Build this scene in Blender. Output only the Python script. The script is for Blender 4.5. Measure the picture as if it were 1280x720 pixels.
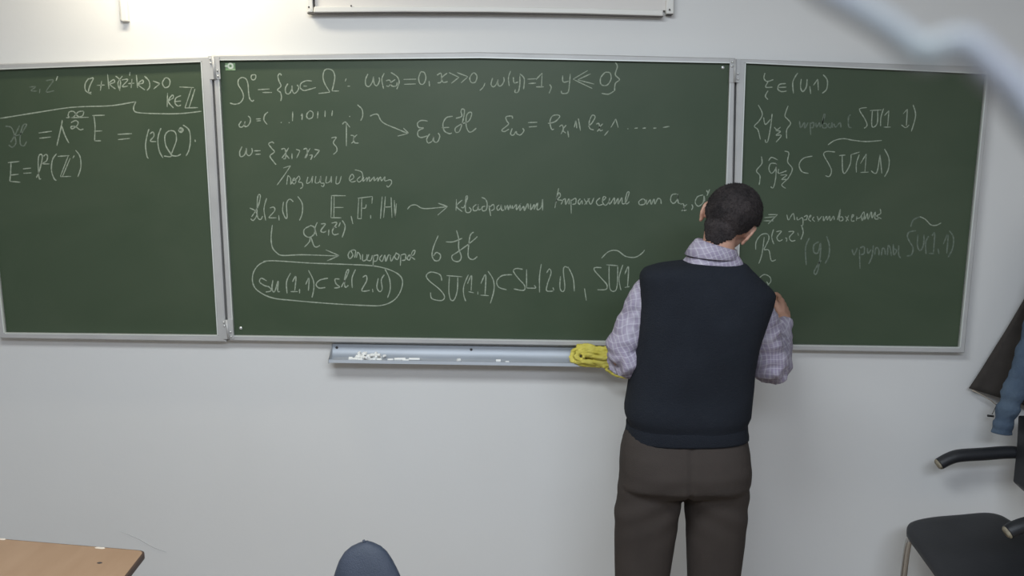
import bpy, bmesh, math, random
from mathutils import Vector, Matrix, noise
random.seed(7)
for o in list(bpy.data.objects): bpy.data.objects.remove(o)
SC = bpy.context.scene
COL = SC.collection
# ------------------------------------------------------------------ camera
F = 1100.0
CAM = Vector((0, -3.10, 1.82)); PITCH = math.radians(9.9); ROLL = math.radians(0.35)
cd = bpy.data.cameras.new('camera'); cam = bpy.data.objects.new('camera', cd); COL.objects.link(cam)
cd.sensor_width = 36; cd.lens = 36*F/1280; cd.clip_start = .01
cam.location = CAM
MR = Matrix.Rotation(math.pi/2-PITCH, 3, 'X') @ Matrix.Rotation(-ROLL, 3, 'Z')
cam.rotation_euler = MR.to_euler()
SC.camera = cam
cd.dof.use_dof = True; cd.dof.focus_distance = 2.85; cd.dof.aperture_fstop = 7.5
# ------------------------------------------------------------------ view, world, lights
SC.view_settings.view_transform = 'Standard'; SC.view_settings.look = 'None'
SC.view_settings.exposure = 0.0; SC.view_settings.gamma = 1.0; SC.view_settings.use_curve_mapping = False
w = bpy.data.worlds.new('room_light'); SC.world = w; w.use_nodes = True
w.node_tree.nodes['Background'].inputs[0].default_value = (.80, .88, 1, 1)
w.node_tree.nodes['Background'].inputs[1].default_value = .16
def area(name, loc, target, sx, sy, power, col):
    d = bpy.data.lights.new(name, 'AREA'); d.shape = 'RECTANGLE'; d.size = sx; d.size_y = sy
    d.energy = power; d.color = col
    o = bpy.data.objects.new(name, d); COL.objects.link(o); o.location = loc
    o.rotation_euler = (Vector(target)-Vector(loc)).to_track_quat('-Z', 'Y').to_euler()
    return o
area('board_lamp', (-1.10, -.30, 2.62), (-1.10, -.02, 2.05), .45, .08, 5.8, (1, .90, .70))
area('ceiling_lamp', (-.45, -2.1, 2.93), (-.45, -2.05, 0), 1.2, .6, 53, (.88, .95, 1))
area('ceiling_lamp_rear', (.5, -3.9, 2.93), (.5, -3.3, 0), 2.2, .8, 88, (.78, .87, 1))

# ------------------------------------------------------------------ helpers
def ray(px, py):
    return MR @ Vector(((px-640)/F, (360-py)/F, -1))
def P(px, py, Y):                       # point of the plane y=Y seen at a pixel of the photograph
    d = ray(px, py); return CAM + d*((Y-CAM.y)/d.y)
def PZ(px, py, Z):
    d = ray(px, py); return CAM + d*((Z-CAM.z)/d.z)
def nodes(m):
    m.use_nodes = True; nt = m.node_tree; return nt, nt.nodes['Principled BSDF']
def mat(name, col, rough=.6, metal=0, col2=None, scale=8, bump=0, bscale=60, detail=4, spec=None, stretch=None, sss=0):
    m = bpy.data.materials.new(name); nt, b = nodes(m)
    b.inputs['Base Color'].default_value = (*col, 1); b.inputs['Roughness'].default_value = rough
    b.inputs['Metallic'].default_value = metal
    if spec is not None: b.inputs['Specular IOR Level'].default_value = spec
    tc = nt.nodes.new('ShaderNodeTexCoord'); src = tc.outputs['Object']
    if stretch:
        mp = nt.nodes.new('ShaderNodeMapping'); mp.inputs['Scale'].default_value = stretch
        nt.links.new(src, mp.inputs[0]); src = mp.outputs[0]
    if col2:
        n = nt.nodes.new('ShaderNodeTexNoise'); n.inputs['Scale'].default_value = scale; n.inputs['Detail'].default_value = detail
        r = nt.nodes.new('ShaderNodeValToRGB'); r.color_ramp.elements[0].position = .3; r.color_ramp.elements[1].position = .7
        r.color_ramp.elements[0].color = (*col, 1); r.color_ramp.elements[1].color = (*col2, 1)
        nt.links.new(src, n.inputs['Vector']); nt.links.new(n.outputs[0], r.inputs[0]); nt.links.new(r.outputs[0], b.inputs['Base Color'])
    if bump:
        n2 = nt.nodes.new('ShaderNodeTexNoise'); n2.inputs['Scale'].default_value = bscale; n2.inputs['Detail'].default_value = 3
        bp = nt.nodes.new('ShaderNodeBump'); bp.inputs['Strength'].default_value = bump; bp.inputs['Distance'].default_value = .01
        nt.links.new(src, n2.inputs['Vector']); nt.links.new(n2.outputs[0], bp.inputs['Height']); nt.links.new(bp.outputs[0], b.inputs['Normal'])
    return m
def woff(p):
    v = Vector((0, 0, 0))
    while p is not None: v += p.location; p = p.parent
    return v
def obj(name, vs, fs, m=None, parent=None, smooth=False, loc=None):
    off = woff(parent) if parent else (Vector(loc) if loc is not None else Vector((0, 0, 0)))
    me = bpy.data.meshes.new(name); me.from_pydata([tuple(Vector(v)-off) for v in vs], [], [tuple(f) for f in fs]); me.validate(); me.update()
    if m: me.materials.append(m)
    if smooth:
        for p in me.polygons: p.use_smooth = True
    o = bpy.data.objects.new(name, me); COL.objects.link(o)
    if parent: o.parent = parent
    elif loc is not None: o.location = loc
    return o
def tag(o, label=None, cat=None, group=None, kind=None):
    if label: o['label'] = label
    if cat: o['category'] = cat
    if group: o['group'] = group
    if kind: o['kind'] = kind
    return o
def thing(name, loc, label, cat, group=None):
    o = bpy.data.objects.new(name, None); COL.objects.link(o); o.location = loc; o.empty_display_size = .1
    return tag(o, label, cat, group)
class MB:
    def __init__(s): s.v = []; s.f = []
    def add(s, vs, fs):
        n = len(s.v); s.v += [Vector(v) for v in vs]; s.f += [tuple(n+i for i in f) for f in fs]; return s
    def box(s, lo, hi):
        x0, y0, z0 = lo; x1, y1, z1 = hi
        return s.add([(x0,y0,z0),(x1,y0,z0),(x1,y1,z0),(x0,y1,z0),(x0,y0,z1),(x1,y0,z1),(x1,y1,z1),(x0,y1,z1)],
                     [(0,3,2,1),(4,5,6,7),(0,1,5,4),(1,2,6,5),(2,3,7,6),(3,0,4,7)])
    def rings(s, R, cap=True, closed=True):
        n = len(R[0]); vs = [v for r in R for v in r]; fs = []
        for i in range(len(R)-1):
            for j in range(n if closed else n-1):
                a = i*n+j; b = i*n+(j+1) % n; fs.append((a, b, b+n, a+n))
        if cap: fs.append(tuple(range(n-1, -1, -1))); fs.append(tuple(range((len(R)-1)*n, len(R)*n)))
        return s.add(vs, fs)
    def tube(s, pts, rad, n=16, flat=1.0, up=None):
        pts = [Vector(p) for p in pts]
        if not isinstance(rad, (list, tuple)): rad = [rad]*len(pts)
        R = []; u = None
        for i, p in enumerate(pts):
            t = (pts[min(i+1, len(pts)-1)]-pts[max(i-1, 0)]).normalized()
            if u is None:
                u = Vector(up) if up else (Vector((0, 0, 1)) if abs(t.z) < .9 else Vector((0, 1, 0)))
            u = (u-u.dot(t)*t).normalized(); v = t.cross(u)
            R.append([p+rad[i]*(math.cos(a)*v+flat*math.sin(a)*u) for a in [2*math.pi*k/n for k in range(n)]])
        return s.rings(R)
    def ell(s, c, ax, M=None, nu=20, nv=12):
        c = Vector(c); R = []
        for i in range(1, nv):
            th = math.pi*i/nv
            R.append([Vector((ax[0]*math.sin(th)*math.cos(a), ax[1]*math.sin(th)*math.sin(a), -ax[2]*math.cos(th))) for a in [2*math.pi*k/nu for k in range(nu)]])
        if M is not None: R = [[M @ v for v in r] for r in R]
        R = [[v+c for v in r] for r in R]
        return s.rings(R)
    def build(s, name, m=None, parent=None, smooth=False, loc=None):
        return obj(name, s.v, s.f, m, parent, smooth, loc)
def catmull(pts, k=6, closed=False):
    pts = [Vector(p) for p in pts]
    if len(pts) < 3: return [pts[0].lerp(pts[-1], i/k) for i in range(k+1)]
    out = []; n = len(pts)
    for i in range(n-1):
        p0 = pts[i-1] if i > 0 else pts[0]; p1 = pts[i]; p2 = pts[i+1]; p3 = pts[min(i+2, n-1)]
        for j in range(k):
            t = j/k
            out.append(.5*((2*p1)+(p2-p0)*t+(2*p0-5*p1+4*p2-p3)*t*t+(3*p1-p0-3*p2+p3)*t*t*t))
    out.append(pts[-1]); return out
def bevel(o, w=.004, seg=2):
    md = o.modifiers.new('bevel', 'BEVEL'); md.width = w; md.segments = seg; md.limit_method = 'ANGLE'; md.angle_limit = .6
    for p in o.data.polygons: p.use_smooth = False
    return o
def bake_voxel(mb, vox, smooth_it=2):
    """join closed shells into ONE continuous surface, return verts, faces"""
    me = bpy.data.meshes.new('tmp'); me.from_pydata([tuple(v) for v in mb.v], [], mb.f); me.update()
    o = bpy.data.objects.new('tmp', me); COL.objects.link(o)
    md = o.modifiers.new('r', 'REMESH'); md.mode = 'VOXEL'; md.voxel_size = vox; md.adaptivity = 0
    if smooth_it:
        ms = o.modifiers.new('s', 'SMOOTH'); ms.iterations = smooth_it; ms.factor = .5
    dg = bpy.context.evaluated_depsgraph_get(); dg.update(); ev = o.evaluated_get(dg); m2 = ev.to_mesh()
    vs = [v.co.copy() for v in m2.vertices]; ns = [v.normal.copy() for v in m2.vertices]; fs = [tuple(p.vertices) for p in m2.polygons]
    ev.to_mesh_clear(); bpy.data.objects.remove(o); bpy.data.meshes.remove(me)
    return vs, ns, fs

# ------------------------------------------------------------------ materials
M_wall = mat('wall_paint', (.74, .735, .72), .75, 0, (.77, .77, .76), 1.1, .03, 60)
M_ceil = mat('ceiling_paint', (.55, .54, .50), .8)
M_floor = mat('linoleum', (.30, .24, .18), .4, 0, (.36, .29, .22), 5)
M_alu = mat('aluminium_frame', (.47, .47, .465), .45, .15, (.54, .54, .535), 9, .05, 40, stretch=(1, 1, 1))
M_alu_light = mat('bright_aluminium_lip', (.72, .75, .72), .35, .2)
M_galv = mat('tray_metal', (.42, .45, .49), .55, .35, (.50, .53, .57), 6, stretch=(.6, 6, 6))
M_white = mat('white_plastic', (.78, .77, .73), .45)
M_dark = mat('dark_slot', (.05, .045, .045), .7)
M_chalk = mat('chalk', (.85, .85, .82), .95, 0, (.95, .95, .93), 60)
M_screw = mat('screw_steel', (.75, .76, .75), .3, .6)
def board_mat():
    m = bpy.data.materials.new('green_chalkboard'); nt, b = nodes(m)
    tc = nt.nodes.new('ShaderNodeTexCoord')
    n = nt.nodes.new('ShaderNodeTexNoise'); n.inputs['Scale'].default_value = 1.6; n.inputs['Detail'].default_value = 5; n.inputs['Distortion'].default_value = .6
    mp = nt.nodes.new('ShaderNodeMapping'); mp.inputs['Scale'].default_value = (1.2, 1, 1.8); mp.inputs['Rotation'].default_value = (0, .35, 0)
    nt.links.new(tc.outputs['Object'], mp.inputs[0]); nt.links.new(mp.outputs[0], n.inputs['Vector'])
    r = nt.nodes.new('ShaderNodeValToRGB'); r.color_ramp.elements[0].position = .3; r.color_ramp.elements[1].position = .75
    r.color_ramp.elements[0].color = (.046, .073, .040, 1); r.color_ramp.elements[1].color = (.066, .092, .055, 1)
    nt.links.new(n.outputs[0], r.inputs[0])
    nt.links.new(r.outputs[0], b.inputs['Base Color'])
    b.inputs['Roughness'].default_value = .50; b.inputs['Specular IOR Level'].default_value = .42
    return m
M_board = board_mat()
def stroke_mat(name, a, bc):
    m = mat(name, a, .95, 0, bc, 130, detail=2); return m
M_stroke = stroke_mat('chalk_line', (.23, .275, .21), (.40, .45, .36))
M_faint = stroke_mat('rubbed_chalk_line', (.10, .135, .10), (.19, .225, .18))
M_bold = stroke_mat('heavy_chalk_line', (.45, .50, .42), (.62, .66, .58))

# ------------------------------------------------------------------ room shell
def struct(name, lo, hi, m): return tag(MB().box(lo, hi).build(name, m), kind='structure')
struct('wall_front', (-3.2, 0, 0), (3.4, .15, 3.0), M_wall)
struct('wall_left', (-3.35, -6, 0), (-3.2, .15, 3.0), M_wall)
struct('wall_right', (3.4, -6, 0), (3.55, .15, 3.0), M_wall)
struct('floor', (-3.35, -6, -.1), (3.55, .15, 0), M_floor)
struct('ceiling', (-3.35, -6, 3.0), (3.55, .15, 3.1), M_ceil)
struct('baseboard_front', (-3.2, -.018, 0), (3.4, 0, .09), mat('brown_skirting', (.16, .09, .05), .5))

sq = catmull([P(150, 664, -.0006), P(172, 673, -.0006), P(192, 684, -.0006), P(208, 690, -.0006)], 4)
tag(MB().tube(sq, [.0006+.0012*math.sin(math.pi*i/(len(sq)-1)) for i in range(len(sq))], 6, .3).build('trim_1', mat('wall_scuff', (.50, .50, .49), .9)), kind='structure')
# ------------------------------------------------------------------ chalkboard
YB = -.030                                          # plane of the writing surface
board = thing('chalkboard', P(600, 430, YB), 'green three-panel chalkboard with aluminium frame covered in chalk formulas, on the white wall', 'chalkboard')
def bar(a0, a1, b1, b0, m, parent, y0=YB-.014, y1=-.004, name='frame_bar', lip=None):
    """frame bar: quad a0-a1 (outer edge) b0-b1 (inner edge), polylines of equal length, given at the board plane"""
    mb = MB(); R = []
    for oa, ib in zip(a0 if isinstance(a0, list) else [a0, a1], b0 if isinstance(b0, list) else [b0, b1]):
        o, i = P(*oa, YB), P(*ib, YB); d = (i-o)
        q = [(o, y1), (o, YB-.010), (o+d*.18, y0), (o+d*.82, y0), (i-d*.02, YB-.011), (i, YB-.006), (i, y1)]
        R.append([Vector((p.x, y, p.z)) for p, y in q])
    mb.rings(R); return mb.build(name, m, parent)
def strip(p0, p1, parent, wd=.0035):                # bright inner lip
    mb = MB(); a, b = P(*p0, YB), P(*p1, YB); t = (b-a).normalized(); n = Vector((-t.z, 0, t.x))*wd
    R = [[Vector((p.x+s*n.x*k, y, p.z+s*n.z*k)) for (k, y) in ((0, -.01), (0, YB-.0145), (1, YB-.0145), (1, -.01))] for p in (a, b) for s in (1,)]
    mb.rings(R); return mb.build('frame_lip', M_alu_light, parent)
def panel(name, outer, inner, label, top_mid=None):
    o0, o1, o2, o3 = outer; i0, i1, i2, i3 = inner   # TL TR BR BL
    ip = [i0] + ([top_mid[1]] if top_mid else []) + [i1, i2, i3]
    pts = [P(*p, YB) for p in ip]; n = len(pts)
    vs = [Vector((p.x, YB, p.z)) for p in pts]+[Vector((p.x, -.006, p.z)) for p in pts]
    fs = [tuple(range(n-1, -1, -1)), tuple(range(n, 2*n))]+[(k, (k+1) % n, n+(k+1) % n, n+k) for k in range(n)]
    s = obj(name, vs, fs, M_board, board); s['label'] = label
    if top_mid:
        bar([o0, top_mid[0], o1], None, None, [i0, top_mid[1], i1], M_alu, s)
        strip(i0, top_mid[1], s); strip(top_mid[1], i1, s)
    else: bar(o0, o1, i1, i0, M_alu, s); strip(i0, i1, s)
    bar(o1, o2, i2, i1, M_alu, s); bar(o2, o3, i3, i2, M_alu, s); bar(o3, o0, i0, i3, M_alu, s)
    strip(i1, i2, s); strip(i2, i3, s); strip(i3, i0, s)
    return s
p_left = panel('side_panel', [(-38, 81.5), (264.5, 71), (284, 426.5), (2, 422)], [(-28, 88.5), (252.5, 78), (273, 418), (8.5, 415)],
               'green left side panel with formulas in its upper half')
p_mid = panel('centre_panel', [(267, 69.5), (918, 73), (911, 434), (287, 425)], [(274.5, 76), (911.5, 79.5), (900, 427.5), (293.5, 418.5)],
              'wide green centre panel filled with lines of formulas', ((600, 65.5), (600, 73)))
p_right = panel('side_panel', [(920.5, 74), (1238, 84), (1203.5, 440.5), (913.5, 436)], [(931, 79.5), (1231, 93), (1197, 433), (919, 429)],
                'green right side panel being written on by the person')
def hinge(p0, p1):
    a, b = P(*p0, YB-.02), P(*p1, YB-.02)
    t = MB().tube([a, b], .0042, 12).build('hinge', M_alu, board, True)
    for f, dx in ((.12, -.010), (.3, -.010), (.62, .010), (.86, .010)):
        c = a.lerp(b, f)+Vector((dx, -.001, 0)); MB().ell(c, (.0035, .003, .0035), None, 8, 6).build('screw', M_screw, t, True)
    pl = MB().box((min(a.x, b.x)-.017, YB-.0175, b.z), (max(a.x, b.x)+.017, YB-.014, a.z)).build('hinge_leaf', M_alu, t)
hinge((266, 70), (269, 99)); hinge((283, 400), (286, 424)); hinge((919, 74), (918.5, 103)); hinge((913, 408), (912.5, 433))
def screw(px, py, parent, r=.007):
    c = P(px, py, YB); MB().ell((c.x, YB-.001, c.z), (r, .004, r), None, 12, 6).build('screw', M_screw, parent, True)
screw(301, 410, p_mid, .006); screw(903.5, 84.5, p_mid, .006)
# small pale sticker with a round emblem in the top left corner
c0, c1 = P(281.5, 79, YB), P(294.5, 88, YB)
st = MB().box((c0.x, YB-.0012, c1.z), (c1.x, YB-.0002, c0.z)).build('sticker', mat('pale_green_sticker', (.16, .30, .13), .5, 0, (.35, .5, .3), 90), p_mid)
st['label'] = 'small green sticker with a pale ring emblem'
def ringmesh(c, r0, r1, y, n=24):
    return MB().rings([[Vector((c.x+r*math.cos(a), yy, c.z+r*math.sin(a))) for a in [2*math.pi*k/n for k in range(n)]] for r, yy in ((r0, y), (r0, y-.001), (r1, y-.001), (r1, y))], cap=False)
ringmesh(P(288.3, 82.5, YB), .0045, .0105, YB-.001).build('emblem', mat('sticker_white', (.8, .86, .7), .5), p_mid)
e2 = P(282.8, 82.6, YB); MB().ell((e2.x, YB-.001, e2.z), (.005, .001, .003), None, 10, 6).build('emblem', bpy.data.materials['sticker_white'], p_mid)

# ------------------------------------------------------------------ chalk writing
def write(panel_, lines, m=None, width=1.45):
    """lines: list of (ox, oy, scale, strokes); strokes are pen paths read off the photograph, laid on the board's plane"""
    mb = MB()
    for ox, oy, sc, strokes in lines:
        for st in strokes:
            pts = [Vector((ox+x/sc, oy+y/sc, 0)) for x, y in st]
            if len(pts) == 2 and (pts[0]-pts[1]).length < 2.5: pts = [pts[0], pts[0]+Vector((.5, 1.2, 0))]
            sp = catmull(pts, 5 if len(pts) > 2 else 3)
            sp = [p for i, p in enumerate(sp) if i == 0 or (p-sp[i-1]).length > 1e-4]
            L = []; Rr = []
            for i, p in enumerate(sp):
                t = sp[min(i+1, len(sp)-1)]-sp[max(i-1, 0)]
                if t.length < 1e-6: t = Vector((1, 0, 0))
                t.normalize(); n = Vector((-t.y, t.x, 0)); hw = width/2*random.uniform(.72, 1.15)
                if i in (0, len(sp)-1): hw *= .6
                for lst, q in ((L, p-n*hw), (Rr, p+n*hw)):
                    wq = P(q.x, q.y, YB); lst.append(wq)
            k = len(sp)
            vs = [v+Vector((0, -.0005, 0)) for v in L]+[v+Vector((0, -.0005, 0)) for v in Rr]+[v+Vector((0, .0003, 0)) for v in L]+[v+Vector((0, .0003, 0)) for v in Rr]
            fs = []
            for i in range(k-1):
                fs += [(i, i+1, k+i+1, k+i), (2*k+i, 2*k+i+1, i+1, i), (k+i, k+i+1, 3*k+i+1, 3*k+i)]
            mb.add(vs, fs)
    return tag(mb.build('chalk_writing', m or M_stroke, panel_), kind='stuff')
A = (0, 80, 4.5); Bz = (0, 60, 4.0)
write(p_left, [(*A, [[(165,130),(200,128),(175,150),(210,152)],[(258,95),(300,92),(260,155),(305,150)],[(225,140),(222,165)]])], M_faint)
write(p_left, [(*A, [[(325,68),(315,95)],[(500,80),(480,110),(482,150),(515,170)],[(500,85),(525,80),(505,125),(498,160),(515,158)],[(545,120),(590,118)],[(572,95),(565,150)]]),
 (*Bz, [[(538,130),(545,205)],[(545,175),(568,158),(572,172),(550,182),(578,205)],[(578,140),(602,165),(598,210)],[(612,140),(590,175),(600,215)],
  [(608,160),(640,158),(612,192),(640,190)],[(650,120),(648,140)],[(640,178),(672,176)],[(660,155),(656,200)],[(682,135),(688,200)],[(688,180),(712,160),(715,175),(692,184),(725,210)],
  [(722,140),(745,165),(748,195),(735,212)],[(765,165),(800,178)],[(800,178),(768,205)],[(825,150),(812,175),(825,198),(845,190),(850,165),(838,150),(825,150)],
  [(838,225),(836,295)],[(840,262),(862,235),(866,250),(842,268),(868,300)],[(905,238),(880,250),(875,275),(890,290),(905,285)],[(875,268),(905,265)],
  [(898,195),(970,198)],[(958,200),(925,300)],[(975,205),(945,300)],[(925,300),(990,298)]])])
write(p_left, [(*Bz, [[(0,352),(200,320),(330,300),(420,293),(560,288),(680,268)],[(680,268),(668,300),(685,322),(780,328),(900,328),(1008,316)]])], None, 1.5)
write(p_left, [(*A, [[(30,350),(60,355),(75,380),(90,440),(70,468),(48,455)],[(110,345),(85,400),(60,440)],[(75,405),(115,395),(140,360),(150,340),(130,345),(115,400),(115,450),(135,460),(150,435)]])], M_faint, 1.7)
write(p_left, [(*A, [[(218,388),(292,378)],[(222,418),(288,410)],[(350,315),(345,350),(320,460)],[(348,350),(365,400),(388,445)],
  [(470,265),(440,270),(410,300),(385,295),(390,270),(415,268),(440,295),(465,290),(472,268)],[(372,302),(500,300)],[(400,330),(425,318),(440,330),(430,350),(405,365),(400,352),(425,352),(450,370),(470,365)],
  [(520,290),(590,288)],[(528,292),(535,350),(532,432)],[(530,378),(575,376)],[(532,432),(568,432)]]),
 (*Bz, [[(588,432),(660,428)],[(590,458),(650,452)],[(745,405),(735,440),(728,490),(735,540),(742,552)],[(750,430),(765,420),(770,440),(752,465),(782,468)],[(805,400),(790,450),(795,510),(815,550)],
  [(820,540),(858,540),(830,490),(825,440),(845,415),(875,420),(882,460),(865,510),(858,535),(885,540),(905,530)],[(915,385),(945,410),(952,460),(945,510),(930,540)],[(975,458),(977,470)],
  [(893,410),(905,398),(917,410),(905,422),(893,412),(905,404),(913,412),(900,416)]])])
write(p_left, [(*A, [[(45,555),(110,548)],[(62,555),(60,610),(55,660)],[(55,660),(115,665)],[(60,625),(105,620)],[(130,590),(175,585)],[(132,615),(178,612)],
  [(205,640),(222,600),(238,530),(232,508),(218,520),(215,570),(220,640),(232,645)],[(245,520),(258,508),(268,520),(262,545),(240,560),(278,562)],[(318,505),(295,540),(290,600),(305,645),(318,655)],
  [(325,520),(390,515)],[(385,515),(340,632)],[(395,530),(352,632)],[(340,634),(400,632)],[(418,515),(410,530)],[(425,485),(450,520),(455,580),(438,635)]])])
C = (280, 75, 8.0); D = (290, 120, 6.0); E = (440, 75, 5.76); Fz = (600, 75, 4.92)
write(p_mid, [(*C, [[(60,430),(110,442),(165,425),(195,370),(180,310),(145,250),(145,200),(180,175),(220,190),(240,240),(245,310),(255,380),(280,412),(300,400)],
  [(275,150),(315,150),(315,185),(290,200),(272,180),(275,150)],[(340,297),(455,290)],[(385,325),(480,325)],[(575,155),(560,135),(540,160),(550,210),(570,260),(535,300),(565,325),(575,370),(568,410)],
  [(640,235),(615,280),(620,330),(650,338),(675,300),(680,255),(685,310),(705,335),(735,310),(748,275),(730,248)],[(880,210),(820,208),(770,235),(765,280),(800,305),(860,292),(918,275)],[(795,260),(830,262)],
  [(945,335),(1060,322)],[(1060,322),(1010,240),(990,170),(1005,105),(1045,90),(1090,110),(1108,170),(1095,250),(1080,310)],[(1080,310),(1150,310)],[(1222,185),(1212,215)],[(1235,262),(1262,262)]]),
 (*E, [[(115,100),(98,140),(100,180),(125,190),(150,150),(155,120),(160,170),(180,185),(198,150),(195,125)],[(232,95),(215,140),(228,208)],[(245,150),(270,145),(280,170),(262,190),(248,185)],
  [(312,140),(280,165),(290,188),(320,185),(325,160)],[(280,90),(325,120),(340,160),(322,210)],[(370,140),(462,138)],[(375,175),(460,172)],[(495,85),(480,130),(490,170),(515,172),(532,130),(520,90),(495,85)],[(555,150),(558,190)],
  [(612,110),(640,95),(645,130),(640,160),(615,165)],[(685,95),(650,125),(655,160),(690,155)],[(698,90),(770,125)],[(770,125),(715,168)],[(755,90),(835,120)],[(835,120),(785,165)],
  [(868,95),(848,130),(860,162),(888,158),(900,120),(885,95),(868,95)],[(958,165),(945,195),(920,220)]]),
 (*Fz, [[(78,110),(68,150),(85,165),(105,140),(110,120),(112,155),(130,158),(148,130),(145,105)],[(188,68),(175,110),(180,160)],[(205,105),(210,140),(235,135)],[(245,95),(245,150),(235,195),(215,198),(218,180)],
  [(245,85),(272,115),(268,180)],[(292,118),(345,115)],[(298,145),(345,142)],[(345,120),(382,80)],[(382,80),(378,165)],[(345,165),(392,165)],[(428,150),(438,170),(425,205)],[(508,95),(512,135),(545,130)],
  [(555,85),(550,150),(540,200),(505,205),(500,190)],[(662,65),(572,118)],[(572,118),(690,175)],[(680,85),(600,122)],[(600,122),(702,148)],[(770,75),(742,110),(745,150),(780,155),(805,120),(800,80),(770,75)],
  [(748,205),(790,210),(825,190)],[(832,15),(845,40),(832,90),(858,120),(832,145),(828,190)]])])
write(p_mid, [(*C, [[(175,610),(150,650),(165,672),(195,660),(212,615),(205,660),(235,662),(262,620),(262,580),(240,560)],[(320,590),(370,588)],[(325,610),(370,606)],[(440,520),(408,550),(400,600),(432,645)],[(570,620),(574,622)],[(650,622),(654,622)],
  [(688,515),(685,612)],[(770,560),(785,530)],[(785,530),(780,600)],[(855,510),(830,540),(830,575),(855,588),(885,570),(890,530),(870,510),(855,510)],[(940,515),(935,585)],[(1012,505),(1010,570)],[(1085,505),(1078,560)],[(1255,560),(1258,562)]]),
 (*D, [[(940,65),(975,100),(980,150),(965,185)]]),
 (*E, [[(130,405),(155,393),(185,392),(205,430),(235,458),(310,490),(405,530)],[(370,490),(408,528)],[(408,528),(328,548)],[(545,440),(500,435),(472,455),(480,485),(515,490),(478,510),(475,545),(500,558),(545,545)],
  [(560,530),(538,570),(550,598),(580,580),(590,545),(590,585),(615,590),(632,550),(620,525)],[(725,405),(680,415),(655,460),(665,510),(700,530),(720,525)],[(645,488),(700,485)],
  [(748,420),(790,405),(785,370),(795,352),(810,365),(800,430),(775,510),(748,520),(745,490),(790,460),(840,440),(862,390),(850,375),(825,400),(822,470),(840,515),(865,515),(895,490)]]),
 (*Fz, [[(200,360),(195,345),(160,350),(165,375),(175,395),(135,430),(150,440),(178,425)],[(198,420),(188,455),(205,462),(222,440),(228,455),(250,460),(270,435),(262,420)],[(295,385),(352,383)],[(300,412),(350,408)],
  [(418,390),(460,380),(490,350),(478,338),(445,345),(430,380),(440,425),(455,425)],[(488,410),(505,400),(512,425),(498,455)],[(530,400),(510,430),(528,450)],[(540,435),(545,475)],[(580,415),(590,375),(595,420)],[(605,360),(618,435)],
  [(665,410),(690,385),(708,350),(690,340),(672,380),(675,420),(700,430)],[(715,395),(730,390),(735,420),(720,440)],[(755,392),(735,415),(740,435),(755,430)],[(790,435),(765,465)],[(805,415),(835,362)],[(835,362),(850,415)],
  [(908,420),(912,422)],[(950,420),(970,418)],[(1000,420),(1020,418)],[(1065,420),(1085,418)],[(1125,415),(1165,408)]])])
write(p_mid, [(*D, [[(858,375),(858,200)],[(828,212),(850,195),(885,235)],[(890,295),(912,300),(910,340),(895,355)],[(938,290),(915,315),(920,350),(950,352)],
  [(75,380),(58,420),(65,455),(95,440),(110,390),(108,430),(130,448),(152,420),(148,390)],[(165,412),(215,410)],[(175,438),(215,436)],[(315,355),(300,345),(275,360),(300,395),(318,420),(285,450),(310,490),(330,515)],
  [(370,400),(395,395),(405,430),(400,468),(385,470)],[(425,388),(400,430),(375,465)],[(405,440),(430,470)],[(450,430),(450,475)],[(480,400),(510,410)],[(510,410),(485,465)],[(535,400),(560,395),(565,440),(550,465)],[(585,392),(545,465)],
  [(580,445),(602,445),(590,478)],[(618,400),(658,408)],[(658,408),(615,462)],[(745,315),(782,310),(760,350),(785,385),(785,415),(760,438)]])])
write(p_mid, [(*D, [[(385,540),(440,522)],[(440,522),(395,590),(338,668)],[(410,665),(418,605),(425,600),(440,620),(440,665)],[(445,660),(465,615),(480,640),(465,660),(452,640),(480,625),(500,600),(510,620),(500,645),(525,650),(530,680),(512,695)],
  [(570,605),(560,655),(590,640),(605,600),(600,655)],[(630,600),(625,650),(655,645),(665,600),(665,650),(690,655),(685,680),(668,670)],[(710,600),(705,650),(735,640),(745,600),(745,650)],[(785,600),(780,655),(805,650),(820,600)]]),
 (270, 190, 3.6, [[(600,130),(620,115),(612,100),(600,120),(610,135),(630,130)],[(650,110),(635,125),(645,135),(660,118),(655,90),(625,80)],
  [(665,112),(662,132),(680,115),(678,132),(690,112),(692,132),(705,118),(712,112),(712,130),(728,115),(728,132),(740,112),(745,130),(760,112),(760,130),(785,125),(790,140),(775,158),(768,150)]])], None, 1.2)
G = (300, 230, 4.5); H = (500, 230, 4.5); I = (690, 220, 4.235)
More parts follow.
